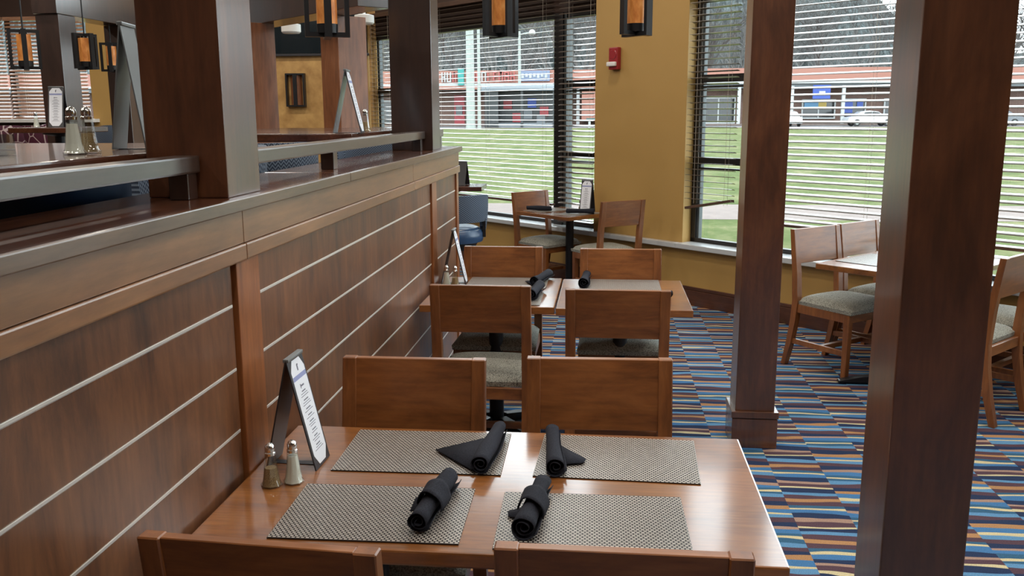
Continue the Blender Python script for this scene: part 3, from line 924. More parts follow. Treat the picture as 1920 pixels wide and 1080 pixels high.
# ------------------------------------------------------------------ rolled napkins
def napkin(x, y, z, ang, L, rad, flap, label, group, band=False, seed=1):
    rnd = random.Random(seed)
    r = root('rolled_napkin', (x, y, z), ang, label, 'napkin', group)
    mb = MB()
    # spiral cross section swept along local y, near end at -L/2
    turns, ns, nl = 2.6, 52, 12
    ph = rnd.uniform(0, 6)
    rows = []
    for i in range(nl + 1):
        t = i / nl
        yy = -L / 2 + L * t
        sc = 1.0 + 0.10 * math.sin(t * 5 + ph) - 0.12 * t
        row = []
        for k in range(ns + 1):
            a = 2 * PI * turns * k / ns
            rr = rad * sc * (0.18 + 0.82 * k / ns) * (1 + 0.05 * math.sin(3 * a + t * 6 + ph))
            lip = (0.003 * math.sin(a * 0.7 + ph) if i in (0, nl) else 0.0)
            row.append(mb.bm.verts.new((rr * math.cos(a + 2.2), yy + lip, rad * 0.96 + rr * 0.93 * math.sin(a + 2.2))))
        rows.append(row)
    for i in range(nl):
        for k in range(ns):
            mb.bm.faces.new((rows[i][k], rows[i + 1][k], rows[i + 1][k + 1], rows[i][k + 1]))
    o = part('roll', mb, 'napkin', r, True)
    md = o.modifiers.new('thick', 'SOLIDIFY')
    md.thickness = 0.0016
    md.offset = 0
    # cutlery bundle filling the roll core
    mb = MB().lathe([(rad * 0.18, 0), (rad * 0.18, L * 0.82)], 10)
    part('core', mb, 'napkin', r, True, (0, L * 0.41, rad), (PI / 2, 0, 0))
    if flap:
        pts = [Vector((p[0], p[1], p[2])) for p in flap]
        f = MB()
        vs = [f.bm.verts.new(p) for p in pts]
        c = f.bm.verts.new(sum(pts, Vector()) / len(pts) + Vector((0, 0, 0.003)))
        for i in range(len(vs)):
            f.bm.faces.new((vs[i], vs[(i + 1) % len(vs)], c))
        of = part('loose_corner', f, 'napkin', r, True)
        md = of.modifiers.new('thick', 'SOLIDIFY')
        md.thickness = 0.003
        md.offset = 1
    if band:
        mb = MB()
        rows = []
        for i in range(7):
            t = i / 6
            row = []
            for k in range(17):
                a = -0.15 + (PI + 0.3) * k / 16
                rr = rad * (1.13 + 0.05 * math.sin(4 * a + t * 3))
                row.append(mb.bm.verts.new((rr * math.cos(a), -L * 0.18 + L * 0.30 * t + 0.018 * (k / 16 - 0.5) * 2, rad * 0.96 + rr * math.sin(a))))
            rows.append(row)
        for i in range(6):
            for k in range(16):
                mb.bm.faces.new((rows[i][k], rows[i + 1][k], rows[i + 1][k + 1], rows[i][k + 1]))
        ob = part('wrap_band', mb, 'napkin', r, True)
        md = ob.modifiers.new('thick', 'SOLIDIFY')
        md.thickness = 0.003
        md.offset = 0
    return r
GN = 'charcoal rolled napkins'
ZT = 0.7542
napkin(0.628, 2.345, ZT, T(-4), 0.29, 0.029, [(-0.01, 0.10, 0.014), (-0.155, -0.005, 0.004), (-0.02, -0.135, 0.004), (0.0, -0.05, 0.006)], 'rolled napkin with a broad loose corner on the far left placemat', GN, seed=2)
napkin(0.803, 2.345, ZT, T(5), 0.28, 0.027, [(0.01, 0.06, 0.012), (0.085, -0.035, 0.004), (0.075, -0.06, 0.004), (0.02, -0.07, 0.004)], 'rolled napkin with a small loose corner on the far right placemat', GN, seed=3)
napkin(0.540, 1.985, ZT, T(-6), 0.27, 0.030, [(-0.01, 0.05, 0.02), (-0.048, 0.0, 0.022), (-0.045, -0.05, 0.012), (-0.01, -0.06, 0.02)], 'rolled napkin wrapped with a fold on the near left placemat', GN, band=True, seed=5)
napkin(0.777, 1.975, ZT, T(-6), 0.26, 0.029, [(-0.015, 0.03, 0.006), (-0.062, -0.005, 0.003), (-0.055, -0.03, 0.003), (-0.015, -0.04, 0.006)], 'rolled napkin with a turned-down end on the near right placemat', GN, band=True, seed=8)
napkin(0.590, 4.925, ZT, T(-14), 0.27, 0.031, [(-0.01, 0.02, 0.012), (-0.09, -0.03, 0.004), (-0.02, -0.12, 0.004)], 'rolled napkin on the second table far left placemat', GN, seed=11)
napkin(0.585, 4.545, ZT, T(-6), 0.27, 0.034, None, 'rolled napkin on the second table just behind the near left chair back', GN, seed=12)
napkin(0.83, 4.90, ZT, T(-3), 0.27, 0.031, None, 'rolled napkin on the second table far right placemat', GN, seed=13)
napkin(1.185, 4.53, ZT, T(-80), 0.18, 0.024, None, 'dark napkin tip showing over the near right chair of the second table', GN, seed=14)
c = UN(-5.78, 6.42); napkin(c[0], c[1], ZT, T(80), 0.24, 0.027, None, 'dark napkin rolled on the left of the corner table', GN, seed=15)
c = UN(-5.32, 6.52); napkin(c[0], c[1], ZT, T(85), 0.26, 0.028, None, 'dark napkin rolled on the right of the corner table beside the menu', GN, seed=16)
c = UN(-2.06, 6.20); napkin(c[0], c[1], ZT, T(10), 0.24, 0.030, None, 'dark napkin on the window table at the edge of the big pillar', GN, seed=17)

# ------------------------------------------------------------------ salt and pepper shakers
def shaker(x, y, z, fill, label, group='glass shakers'):
    r = root('%s_shaker' % ('salt' if fill == 'salt' else 'pepper'), (x, y, z), random.uniform(0, 1), label, 'shaker', group)
    part('glass_body', MB().lathe([(0.0255, 0.0), (0.0265, 0.005), (0.0215, 0.013), (0.0185, 0.03), (0.0152, 0.06), (0.0128, 0.084)], 32, flute=0.055), 'shaker_glass', r, True)
    top = 0.074 if fill == 'salt' else 0.05
    rt = 0.0185 + (0.0115 - 0.0185) * top / 0.084
    part('contents', MB().lathe([(0.0225, 0.004), (0.0200, 0.012), (0.0170, 0.03), (rt * 1.0, top)], 24, flute=0.04), fill, r, True)
    part('metal_cap', MB().lathe([(0.0135, 0.0835), (0.0138, 0.090), (0.0115, 0.092), (0.0125, 0.098), (0.0125, 0.104), (0.0095, 0.111), (0.004, 0.1145)], 20), 'chrome', r, True)
    return r
shaker(0.098, 2.090, 0.75, 'pepper', 'pepper shaker on the front table by the partition')
shaker(0.147, 2.116, 0.75, 'salt', 'full salt shaker on the front table beside the menu')
shaker(0.075, 4.80, 0.75, 'salt', 'salt shaker under the menu on the second table, nearest the partition')
shaker(0.125, 4.78, 0.75, 'pepper', 'pepper shaker under the menu on the second table')
c = UN(-5.46, 6.66); shaker(c[0], c[1], 0.75, 'pepper', 'pepper shaker on the corner table left of its menu')

# ------------------------------------------------------------------ A-frame menu stands
def menu_stand(x, y, z, rz, label, wd=0.112, ht=0.30, spread=0.068, board='black_plastic', paper=True, back='black_plastic'):
    # front board faces local +x; boards are wd wide along y
    r = root('menu_stand', (x, y, z), rz, label, 'menu stand', 'A-frame menu stands')
    th = 0.004
    ang = math.atan2(spread, ht)
    def board_at(sgn, nm, mat):
        mb = MB().box((-th / 2, -wd / 2, 0), (th / 2, wd / 2, ht / math.cos(ang)), 0.001)
        return part(nm, mb, mat, r, False, (sgn * spread, 0, 0.001), (0, -sgn * ang, 0))
    f = board_at(1, 'front_board', board)
    board_at(-1, 'back_board', back)
    part('hinge', B((-0.008, -wd / 2, ht - 0.006), (0.008, wd / 2, ht + 0.004), 0.003), 'grey_board', r)
    part('base_tie', B((-spread, -0.012, 0.0), (spread, 0.012, 0.002)), 'black_plastic', r)
    if paper:
        H = ht / math.cos(ang)
        pw_ = wd / 2 - 0.009
        ch = 0.026
        pts = [(-pw_, 0.012 + ch), (-pw_ + ch * 0.9, 0.008), (pw_ - ch * 0.9, 0.008), (pw_, 0.012 + ch), (pw_, H - 0.012 - ch), (pw_ - ch * 0.8, H - 0.010), (-pw_ + ch * 0.8, H - 0.010), (-pw_, H - 0.012 - ch)]
        part('paper_insert', MB().prism(pts, 'x', 0.0021, 0.0029), 'paper', f)
        part('paper_band', B((0.0029, -pw_ + 0.001, H - 0.064), (0.0033, pw_ - 0.001, H - 0.052)), 'paper_band', f)
        ink = MB()
        rnd = random.Random(5)
        ink.box((0.0029, -0.004, H - 0.042), (0.0033, 0.003, H - 0.026))
        ink.box((0.0029, -0.002, H - 0.028), (0.0033, 0.006, H - 0.024))
        # heading flourish
        ink.box((0.0029, -0.012, H - 0.086), (0.0033, 0.012, H - 0.0815))
        ink.box((0.0029, -0.013, H - 0.090), (0.0033, -0.009, H - 0.078))
        zz = H - 0.100
        while zz > 0.055:
            nl = rnd.choice((2, 3, 3))
            for q in range(nl):
                hw = rnd.uniform(0.011, 0.019) if q == 0 else rnd.uniform(0.018, 0.030)
                hw = min(hw, pw_ - 0.004)
                ink.box((0.0029, -hw, zz), (0.0033, hw, zz + (0.0030 if q == 0 else 0.0016)))
                zz -= 0.0062
            zz -= 0.0055
        tag(part('print', ink, 'ink', f), kind='stuff')
    return r
menu_stand(0.114, 2.248, 0.75, T(-1), 'black menu stand with white menu standing on the front table')
menu_stand(0.105, 4.885, 0.75, T(2), 'menu stand seen edge-on on the second table')
c = UN(-5.40, 6.69); menu_stand(c[0], c[1], 0.75, T(-110), 'menu stand with pale menu on the corner table')

# ------------------------------------------------------------------ bar side: high tables, stools, menus, shakers
ZP, ZB = 0.515, 1.585
def bar_table(name, x0, x1, y0, y1, z0, label):
    cx, cy = (x0 + x1) / 2, (y0 + y1) / 2
    r = root(name, (cx, cy, z0), 0, label, 'table', 'high bar tables')
    h = ZB - ZP
    part('table_top', B((x0 - cx, y0 - cy, h - 0.04), (x1 - cx, y1 - cy, h), 0.006), 'bar_table', r)
    pedestal(r, 0, 0, h - 0.04, 0.3)
    return r
bar_table('bar_table', -1.32, -0.222, 1.15, 2.95, ZP, 'dark glossy bar table behind the guard rail at far left')
bar_table('bar_table', -1.25, -0.27, 4.25, 5.95, ZP, 'dark glossy bar table between the two partition posts')
bar_table('bar_table', -3.48, -2.98, 6.38, 6.88, ZP, 'small dark bar table under the bar side menu')
bar_table('bar_table', -0.72, -0.10, 7.52, 7.86, 0.0, 'brown high table showing past the end of the partition')

def make_stool(fabric, leather):
    r = root('bar_stool', (0, 0, 0), 0, 'x', 'stool', 'upholstered swivel bar stools')
    # barrel back wraps the rear; opening faces +y
    mb = MB()
    n, rows = 28, 7
    R0, a0 = 0.255, T(205)
    uvl = mb.bm.loops.layers.uv.new('UVMap')
    V, UVs = [], []
    for side in (0, 1):
        for j in range(rows + 1):
            t = j / rows
            row = []
            for i in range(n + 1):
                s = i / n
                a = -PI / 2 + (s - 0.5) * a0
                edge = abs(s - 0.5) * 2
                lowz = 0.83 - 0.0 * edge + (-0.075 if edge > 0.72 else 0.0)
                topz = 1.045 - 0.05 * max(0, edge - 0.55) ** 2 * 5
                z = lowz + (topz - lowz) * t
                rr = R0 + 0.02 * t - (0.045 if side else 0) + (0.006 * math.sin(PI * t) if not side else -0.004 * math.sin(PI * t))
                row.append((mb.bm.verts.new((rr * math.cos(a), rr * math.sin(a), z)), (s * 0.9, t * 0.24)))
            V.append(row)
    def quad(a, b, c, d):
        f = mb.bm.faces.new([q[0] for q in (a, b, c, d)])
        for lp, q in zip(f.loops, (a, b, c, d)):
            lp[uvl].uv = q[1]
    o, i_ = V[:rows + 1], V[rows + 1:]
    for j in range(rows):
        for k in range(n):
            quad(o[j][k], o[j][k + 1], o[j + 1][k + 1], o[j + 1][k])
            quad(i_[j][k + 1], i_[j][k], i_[j + 1][k], i_[j + 1][k + 1])
    for k in range(n):
        quad(o[rows][k], o[rows][k + 1], i_[rows][k + 1], i_[rows][k])
        quad(o[0][k + 1], o[0][k], i_[0][k], i_[0][k + 1])
    for j in range(rows):
        quad(o[j][0], o[j + 1][0], i_[j + 1][0], i_[j][0])
        quad(o[j + 1][n], o[j][n], i_[j][n], i_[j + 1][n])
    part('barrel_back', mb, fabric, r, True)
    for s in (-1, 1):
        part('back_support', MB().box((s * 0.238 - 0.012, -0.075, 0.70), (s * 0.238 + 0.012, -0.005, 0.86), 0.004), 'black_metal', r)
    part('seat_cushion', MB().lathe([(0.19, 0.655), (0.228, 0.665), (0.238, 0.70), (0.236, 0.735), (0.222, 0.76), (0.205, 0.764), (0.200, 0.772), (0.17, 0.784), (0.10, 0.791), (0.02, 0.793)], 32), leather, r, True)
    part('seat_plate', MB().lathe([(0.16, 0.60), (0.19, 0.654)], 24), 'black_metal', r, True)
    part('pedestal', MB().lathe([(0.21, 0.0), (0.21, 0.012), (0.05, 0.03), (0.036, 0.06), (0.034, 0.60)], 24), 'black_metal', r, True)
    mb = MB()
    pts = [(0.20 * math.cos(2 * PI * k / 24), 0.20 * math.sin(2 * PI * k / 24), 0.25) for k in range(25)]
    mb.tube(pts, 0.011, 6)
    mb.tube([(-0.2, 0, 0.25), (0.2, 0, 0.25)], 0.009, 6)
    part('foot_ring', mb, 'black_metal', r, True)
    return r
st_blue = make_stool('herring', 'blue_leather')
ub = []
st_mar = make_stool('maroon', 'maroon')
um = []
place(st_blue, ub, (-0.275, 7.16, 0), T(10), 'blue leather swivel stool with herringbone back past the partition end')
place(st_blue, ub, (-0.63, 3.32, ZP), T(170), 'blue herringbone stool seen under the left guard rail by the thick post')
place(st_blue, ub, (-0.60, 3.86, ZP), T(20), 'blue herringbone stool below the guard rail just right of the thick post')
place(st_blue, ub, (-0.72, 6.25, ZP), T(170), 'blue herringbone stool below the guard rail near the dark post')
place(st_blue, ub, (-1.55, 5.35, ZP + 0.06), T(-100), 'blue herringbone stool peeking over the left end of the bar table')
place(st_blue, ub, (-4.62, 10.0, ZP), T(60), 'blue herringbone stool behind the left salt shakers')
place(st_mar, um, (-5.95, 9.9, ZP), T(0), 'maroon patterned stool at the left picture edge')
place(st_mar, um, (-5.30, 9.75, ZP), T(-8), 'maroon patterned stool seen just left of the salt shakers')
place(st_mar, um, (-5.68, 10.5, ZP + 0.01), T(170), 'maroon patterned stool in the middle of the three at far left')
st_dark = make_stool('blue_leather', 'blue_leather')
place(st_dark, [], (-0.80, 2.60, ZP - 0.02), T(10), 'dark blue leather stool in shadow under the left bar table')

menu_stand(-0.372, 2.43, ZB, T(10), 'menu stand, window sheen put into its grey boards, on the left bar table beside the thick post', board='grey_board', back='grey_board', paper=False, ht=0.335, spread=0.045)  # boards coloured grey to stand for window light on glossy black
menu_stand(-0.325, 4.40, ZB, T(6), 'menu stand seen edge-on on the bar table between the posts', back='grey_board')
shaker(-0.352, 2.098, ZB, 'salt', 'salt shaker on the left bar table')
shaker(-0.350, 2.160, ZB, 'pepper', 'nearly empty glass shaker beside the salt on the left bar table')
shaker(-0.300, 4.62, ZB, 'pepper', 'shaker beside the menu on the bar table between the posts')
menu_stand(-3.22, 6.62, ZB, T(-80), 'pale menu stand on the bar table before the dark bar post')
shaker(-3.36, 6.55, ZB, 'salt', 'salt shaker left of the bar side menu')
o = part('acrylic_holder', MB().box((-0.11, -0.045, 0), (0.11, 0.045, 0.002)).box((-0.11, -0.045, 0.002), (0.11, -0.043, 0.05)).box((-0.11, 0.043, 0.002), (0.11, 0.045, 0.05)).box((0.108, -0.043, 0.002), (0.11, 0.043, 0.05)).box((-0.11, -0.043, 0.002), (-0.108, 0.043, 0.05)), 'acrylic', loc=(-0.60, 2.03, ZB), rot=(0, 0, T(8)))
tag(o, 'clear acrylic holder on the left bar table at the picture edge', 'holder')
menu_stand(-0.30, 7.70, ZB - ZP, T(-100), 'dark menu stand on the high table past the partition end', paper=False, ht=0.2)

# television and wall sconce on the gold wall
r = root('television', (-2.72, YB - 0.03, 2.40), 0, 'black wall television above the gold plaster', 'television')
part('screen', B((-0.62, -0.035, 0.03), (0.62, 0.0, 0.60), 0.006), 'tv', r)
part('bezel', B((-0.63, -0.03, 0.0), (0.63, 0.02, 0.03), 0.004), 'black_plastic', r)
part('maker_badge', B((0.10, -0.037, 0.006), (0.24, -0.030, 0.026)), 'grey_board', r)
r = root('wall_sconce', (-3.07, YB, 1.765), 0, 'black framed wall sconce below the television', 'sconce')
part('frame', MB().box((-0.125, -0.07, 0), (-0.105, 0, 0.42)).box((0.105, -0.07, 0), (0.125, 0, 0.42)).box((-0.105, -0.07, 0), (0.105, 0, 0.02)).box((-0.105, -0.07, 0.40), (0.105, 0, 0.42)), 'black_metal', r)
part('shade', MB().lathe([(0.085, 0.02), (0.085, 0.40)], 20, (0, -0.0, 0)), 'honey_post', r, True, (0, 0.035, 0))
part('center_strip', B((-0.024, -0.075, 0.0), (0.024, -0.055, 0.42)), 'black_metal', r)

# ------------------------------------------------------------------ pendant lamps
def make_pendant():
    r = root('pendant_lamp', (0, 0, 0), 0, 'x', 'lamp', 'amber pendant lamps')
    W_, H_ = 0.106, 0.285
    for k, (w_, h0) in enumerate(((W_, 0.0), (W_ * 0.92, -0.006))):
        mb = MB()
        t, d = 0.022, 0.017
        mb.box((-w_, -d, h0), (-w_ + t, d, H_)).box((w_ - t, -d, h0), (w_, d, H_)).box((-w_ + t, -d, h0), (w_ - t, d, h0 + t)).box((-w_ + t, -d, H_ - t), (w_ - t, d, H_))
        part('frame', mb, 'black_metal', r, False, (0, 0, 0.006), (0, 0, k * PI / 2))
    part('amber_cylinder', MB().lathe([(0.049, 0.066), (0.049, 0.255)], 28), 'amber', r, True)
    part('lower_cap', MB().lathe([(0.049, 0.024), (0.051, 0.066)], 28), 'black_metal', r, True)
    part('upper_cap', MB().lathe([(0.03, 0.255), (0.02, 0.29)], 20), 'black_metal', r, True)
    return r
pd = make_pendant()
up = []
def pendant(x, y, z, rz, label):
    o = place(pd, up, (x, y, z), rz, label)
    part('hanging_rod', MB().tube([(0, 0, 0.288), (0, 0, CEIL - z - 0.03)], 0.006, 8), 'black_metal', o, True)
    part('ceiling_rose', MB().lathe([(0.06, CEIL - z - 0.03), (0.05, CEIL - z - 0.001)], 20), 'black_metal', o, True)
# keep the prototype childless of rods while copying: copy first, then add the rods
pen = [(-0.412, 4.40, 2.035, T(20), 'pendant lamp over the partition, left of the dark post'),
       (0.342, 5.15, 2.085, T(38), 'pendant lamp in front of the wide window blind'),
       (1.085, 5.15, 2.085, T(42), 'pendant lamp above the red fire alarm'),
       (-3.36, 6.5, 2.005, T(35), 'pendant lamp at the far left before the tan blind'),
       (-3.385, 7.35, 2.045, T(66), 'pendant lamp seen between the two pale bar posts'),
       (-4.08, 9.0, 2.10, T(20), 'pendant lamp half hidden by the left menu holder')]
objs = [pd] + [copy_tree(pd) for _ in pen[1:]]
for o, (x, y, z, rz, lab) in zip(objs, pen):
    o.location = (x, y, z)
    o.rotation_euler = (0, 0, rz)
    o['label'] = lab
    part('hanging_rod', MB().tube([(0, 0, 0.288), (0, 0, CEIL - z - 0.03)], 0.006, 8), 'black_metal', o, True)
    part('ceiling_rose', MB().lathe([(0.06, CEIL - z - 0.03), (0.05, CEIL - z - 0.001)], 20), 'black_metal', o, True)

# fire alarm on the ochre pier
c = UN(-5.25, WN)
r = root('fire_alarm', (c[0], c[1], 2.06), RW, 'red fire alarm strobe on the ochre pier', 'alarm')
part('housing', B((-0.056, -0.05, 0), (0.056, 0.0, 0.20), 0.01), 'red_plastic', r)
part('strobe_lens', B((-0.06, -0.078, 0.03), (0.05, -0.049, 0.07), 0.01), 'white_paint', r)
part('horn_grille', MB().lathe([(0.045, 0), (0.04, 0.006)], 20), 'red_plastic', r, True, (0, -0.05, 0.135), (PI / 2, 0, 0))

# ------------------------------------------------------------------ recessed ceiling downlights (assumed, unseen; added to fill the room with light)
def fill_light(i, x, y, watts):
    r = root('ceiling_fill_light', (x, y, CEIL - 0.012), 0, 'added unseen ceiling downlight above the picture', 'fill_light', 'added ceiling fill lights')
    part('trim_ring', MB().lathe([(0.17, 0.0), (0.17, 0.011), (0.15, 0.011)], 28), 'white_paint', r, True)
    ld = bpy.data.lights.new('fill_light_lamp', 'AREA')
    ld.shape = 'DISK'
    ld.size = 0.3
    ld.energy = watts
    ld.color = (1.0, 0.91, 0.80)
    lo = bpy.data.objects.new('fill_light_lamp', ld)
    COL.objects.link(lo)
    lo.parent = r
    lo.location = (0, 0, -0.008)
k = 0
for x in (-6.2, -4.2, -2.2, 0.65, 2.6, 4.6):
    for y in (0.6, 2.8, 5.0, 7.4, 9.6):
        pt = Vector((x, y, 0))
        if pt.dot(N) > WN - 0.6:
            continue
        fill_light(k, x, y, FILL_LIGHT_W)
        k += 1
# two small white ceiling fixtures hanging under the far beam
for x, y, z, lab in ((-2.36, 9.5, 2.50, 'small white ceiling fixture beside the honey post'), (-1.575, 9.5, 2.58, 'small white ceiling fixture near the dark post')):
    r = root('ceiling_fixture', (x, y, z), 0, lab, 'fixture', 'white ceiling fixtures')
    part('stem', MB().tube([(0, 0, 0.06), (0, 0, CEIL - z)], 0.015, 8), 'white_paint', r, True)
    part('canister', MB().lathe([(0.085, 0.0), (0.10, 0.015), (0.10, 0.09), (0.06, 0.10)], 20), 'white_paint', r, True)

# ------------------------------------------------------------------ outdoors
def ground_z(y):
    return -0.22 + max(0.0, (y - 12.0)) * 0.0055
def strip(name, y0, y1, mat, lift=0.0, x0=-150, x1=150):
    o = part(name, MB().faces([(x0, y0, ground_z(y0) + lift), (x1, y0, ground_z(y0) + lift), (x1, y1, ground_z(y1) + lift), (x0, y1, ground_z(y1) + lift), (x0, y0, -1.2), (x1, y0, -1.2), (x1, y1, -1.2), (x0, y1, -1.2)], [(0, 1, 2, 3), (7, 6, 5, 4), (0, 4, 5, 1), (2, 6, 7, 3)]), mat)
    return tag(o, kind='structure')
lawn = [(-60, 13), (-6, 13), (9, -1.5), (60, -1.5)]
lw = MB()
ys = [(-150, 12.3), (-7, 12.3), (8.6, -2.5), (150, -2.5)]
vv = [(x, y, -0.22) for x, y in ys] + [(150, 16.2, ground_z(16.2)), (-150, 16.2, ground_z(16.2))]
lw.faces(vv, [(0, 1, 2, 3, 4, 5)])
tag(part('lawn_near', lw, 'grass'), kind='structure')
strip('sidewalk', 16.2, 18.7, 'concrete', 0.004)
strip('lawn_far', 18.7, 86, 'grass')
strip('road', 86, 88.5, 'concrete', 0.01)
strip('parking_lot', 88.5, 102, 'asphalt')
hb = MB()
hx = [-190 + 10 * i for i in range(39)]
hrow = []
for i, x in enumerate(hx):
    top = 33 - max(0.0, x - 30) * 0.95 + 1.8 * math.sin(x * 0.35) + 1.2 * math.sin(x * 0.9 + 1)
    top = max(top, 10.5)
    hrow.append([(x, 140, -1.0), (x, 147 + 2 * math.sin(x), top * 0.55), (x, 158 + 3 * math.sin(x * 0.7), top), (x, 240, -1.0)])
hv = [v for r_ in hrow for v in r_]
hb.faces(hv, [(4 * i + j, 4 * i + 4 + j, 4 * i + 5 + j, 4 * i + 1 + j) for i in range(len(hx) - 1) for j in range(3)])
tag(part('hill', hb, 'hill', None, True), kind='structure')

YF = 97.0
ZG = ground_z(YF)
bd = root('strip_mall', (0, YF, ZG), 0, 'long brick strip mall with salmon roof fascia across the lawn', 'building')
part('brick_wall', B((-70, 0, 0), (75, 18, 4.2)), 'brick', bd)
part('roof_fascia', B((-70, -2.2, 4.35), (75, 18, 5.65)), 'salmon', bd)
part('fascia_trim', B((-70, -2.3, 4.12), (75, -1.9, 4.35)), 'white_ext', bd)
part('soffit', B((-70, -1.9, 3.7), (75, 0, 4.12)), 'grey_ext', bd)
part('lower_band', B((-24, -2.32, 3.75), (4, -2.22, 4.12)), 'salmon', bd)
part('walkway', B((-70, -3.2, 0), (75, 0, 0.16)), 'concrete', bd)
for x in (-26, -20, -11.5, -2, 6, 14.2, 19.4, 24.4, 31, 40):
    part('canopy_column', B((x - 0.16, -2.1, 0.16), (x + 0.16, -1.8, 3.9)), 'white_ext', bd)
# shop windows and doors
for x0, x1, z0, z1, mat in ((10.8, 14.0, 0.3, 2.7, 'ext_glass'), (20.9, 24.0, 0.75, 2.45, 'ext_glass'), (24.9, 27.0, 0.75, 2.5, 'ext_glass'), (29.0, 34.0, 0.75, 2.5, 'ext_glass'), (-30, -22, 0.4, 2.6, 'ext_glass')):
    f = part('shop_window', B((x0, -0.12, z0), (x1, 0.02, z1)), mat, bd)
    t = 0.13
    fr = MB().box((x0 - t, -0.2, z0 - t), (x0, -0.05, z1 + t)).box((x1, -0.2, z0 - t), (x1 + t, -0.05, z1 + t)).box((x0, -0.2, z1), (x1, -0.05, z1 + t)).box((x0, -0.2, z0 - t), (x1, -0.05, z0))
    nm = max(1, int((x1 - x0) / 1.1))
    for q in range(1, nm):
        xx = x0 + (x1 - x0) * q / nm
        fr.box((xx - 0.06, -0.2, z0), (xx + 0.06, -0.05, z1))
    fr.box((x0, -0.2, z0 + (z1 - z0) * 0.55), (x1, -0.05, z0 + (z1 - z0) * 0.55 + 0.09))
    part('window_frame', fr, 'white_ext', f)
part('shop_door', B((-15.2, -0.1, 0.2), (-14.1, 0.02, 3.2)), 'red_paint', bd)
# posters in the shop windows and blade signs
for x0, x1, z0, z1, mat in ((21.0, 22.4, 1.75, 2.4, 'sky_sign'), (22.4, 23.2, 1.75, 2.4, 'yellow_sign'), (25.0, 25.8, 1.2, 2.45, 'blue_sign'), (26.2, 26.8, 1.75, 2.45, 'blue_sign'), (29.6, 31.2, 1.9, 2.4, 'red_paint'), (31.2, 33.5, 1.5, 2.4, 'sky_sign'), (-15.0, -14.3, 1.2, 2.2, 'ext_glass')):
    part('window_poster', B((x0, -0.26, z0), (x1, -0.21, z1)), mat, bd)
part('hanging_sign', B((21.3, -2.5, 2.6), (23.0, -2.4, 3.95)), 'blue_sign', bd)
part('hanging_sign_mark', B((21.9, -2.53, 3.1), (22.5, -2.5, 3.35)), 'white_ext', bd)
# raised sign letters on the fascia: upright strokes, unreadable at this distance
rnd = random.Random(3)
for x0, x1, mat in ((-16.1, -14.1, 'coral'), (-13.1, -8.6, 'coral')):
    x = x0
    while x < x1:
        wl_ = rnd.uniform(0.38, 0.5)
        mb = MB()
        mb.box((x, -2.42, 4.5), (x + 0.11, -2.2, 5.5))
        if rnd.random() < 0.7:
            mb.box((x + wl_ - 0.11, -2.42, 4.5), (x + wl_, -2.2, 5.5))
        z = rnd.choice((4.5, 4.95, 5.38))
        mb.box((x + 0.11, -2.42, z), (x + wl_ - 0.11, -2.2, z + 0.12))
        if rnd.random() < 0.6:
            mb.box((x + 0.11, -2.42, 5.38), (x + wl_ - 0.11, -2.2, 5.5))
        part('sign_letter', mb, rnd.choice((mat, 'white_ext', mat)), bd)
        x += wl_ + 0.14
part('slate_sign', B((-8.0, -2.45, 4.55), (-4.9, -2.2, 5.6)), 'slate_sign', bd)
for q in range(7):
    part('slate_sign_stroke', B((-7.8 + q * 0.4, -2.5, 4.85 + 0.12 * (q % 2)), (-7.55 + q * 0.4, -2.45, 5.3)), 'white_ext', bd)
part('teal_sign', B((-14.35, -2.6, 4.2), (-13.75, -2.2, 5.9)), 'green_sign', bd)
part('pale_sign', B((-11.9, -0.15, 1.2), (-10.1, -0.05, 3.0)), 'pale_sign', bd)
for q in range(5):
    part('pale_sign_mark', B((-11.6 + 0.3 * q, -0.2, 1.45 + 0.3 * (q % 3)), (-11.4 + 0.3 * q, -0.15, 1.75 + 0.3 * (q % 3))), 'slate_sign', bd)
part('side_wing', B((-1.6, -3.0, 0.5), (2.6, 0, 3.6)), 'salmon', bd)

# dark shelter with a white barrel roof in front of the mall
sh = root('parking_shelter', (-7.4, 88.5, ground_z(88.5)), 0, 'dark glazed shelter with a white curved roof before the mall', 'shelter')
for x in (-3.3, -2.2, 0.2, 3.3):
    part('shelter_post', B((x - 0.12, -0.1, 0), (x + 0.12, 0.12, 3.5)), 'dark_ext', sh)
part('end_wall', B((-3.3, -0.05, 0.0), (-2.2, 2.4, 3.5)), 'dark_ext', sh)
part('rear_wall', B((-2.2, 2.3, 0.0), (3.3, 2.4, 3.5)), 'dark_ext', sh)
part('counter', B((-2.2, 0.0, 0.0), (3.2, 0.1, 0.45)), 'grey_ext', sh)
arc = [(-0.5 + 1.7 * (1 - math.cos(PI * k / 10)), 3.5 + 0.75 * math.sin(PI * k / 10)) for k in range(11)]
part('barrel_roof', MB().prism(arc, 'x', -3.7, 3.6), 'roof_grey', sh)
for x, z, mat in ((-1.4, 2.3, 'red_paint'), (-0.5, 1.0, 'red_paint'), (1.0, 2.4, 'blue_sign'), (0.6, 1.3, 'grey_ext'), (2.2, 1.6, 'red_paint'), (1.9, 0.8, 'grey_ext')):
    part('vending_panel', B((x - 0.42, 2.0, z - 0.5), (x + 0.42, 2.28, z + 0.4)), mat, sh)

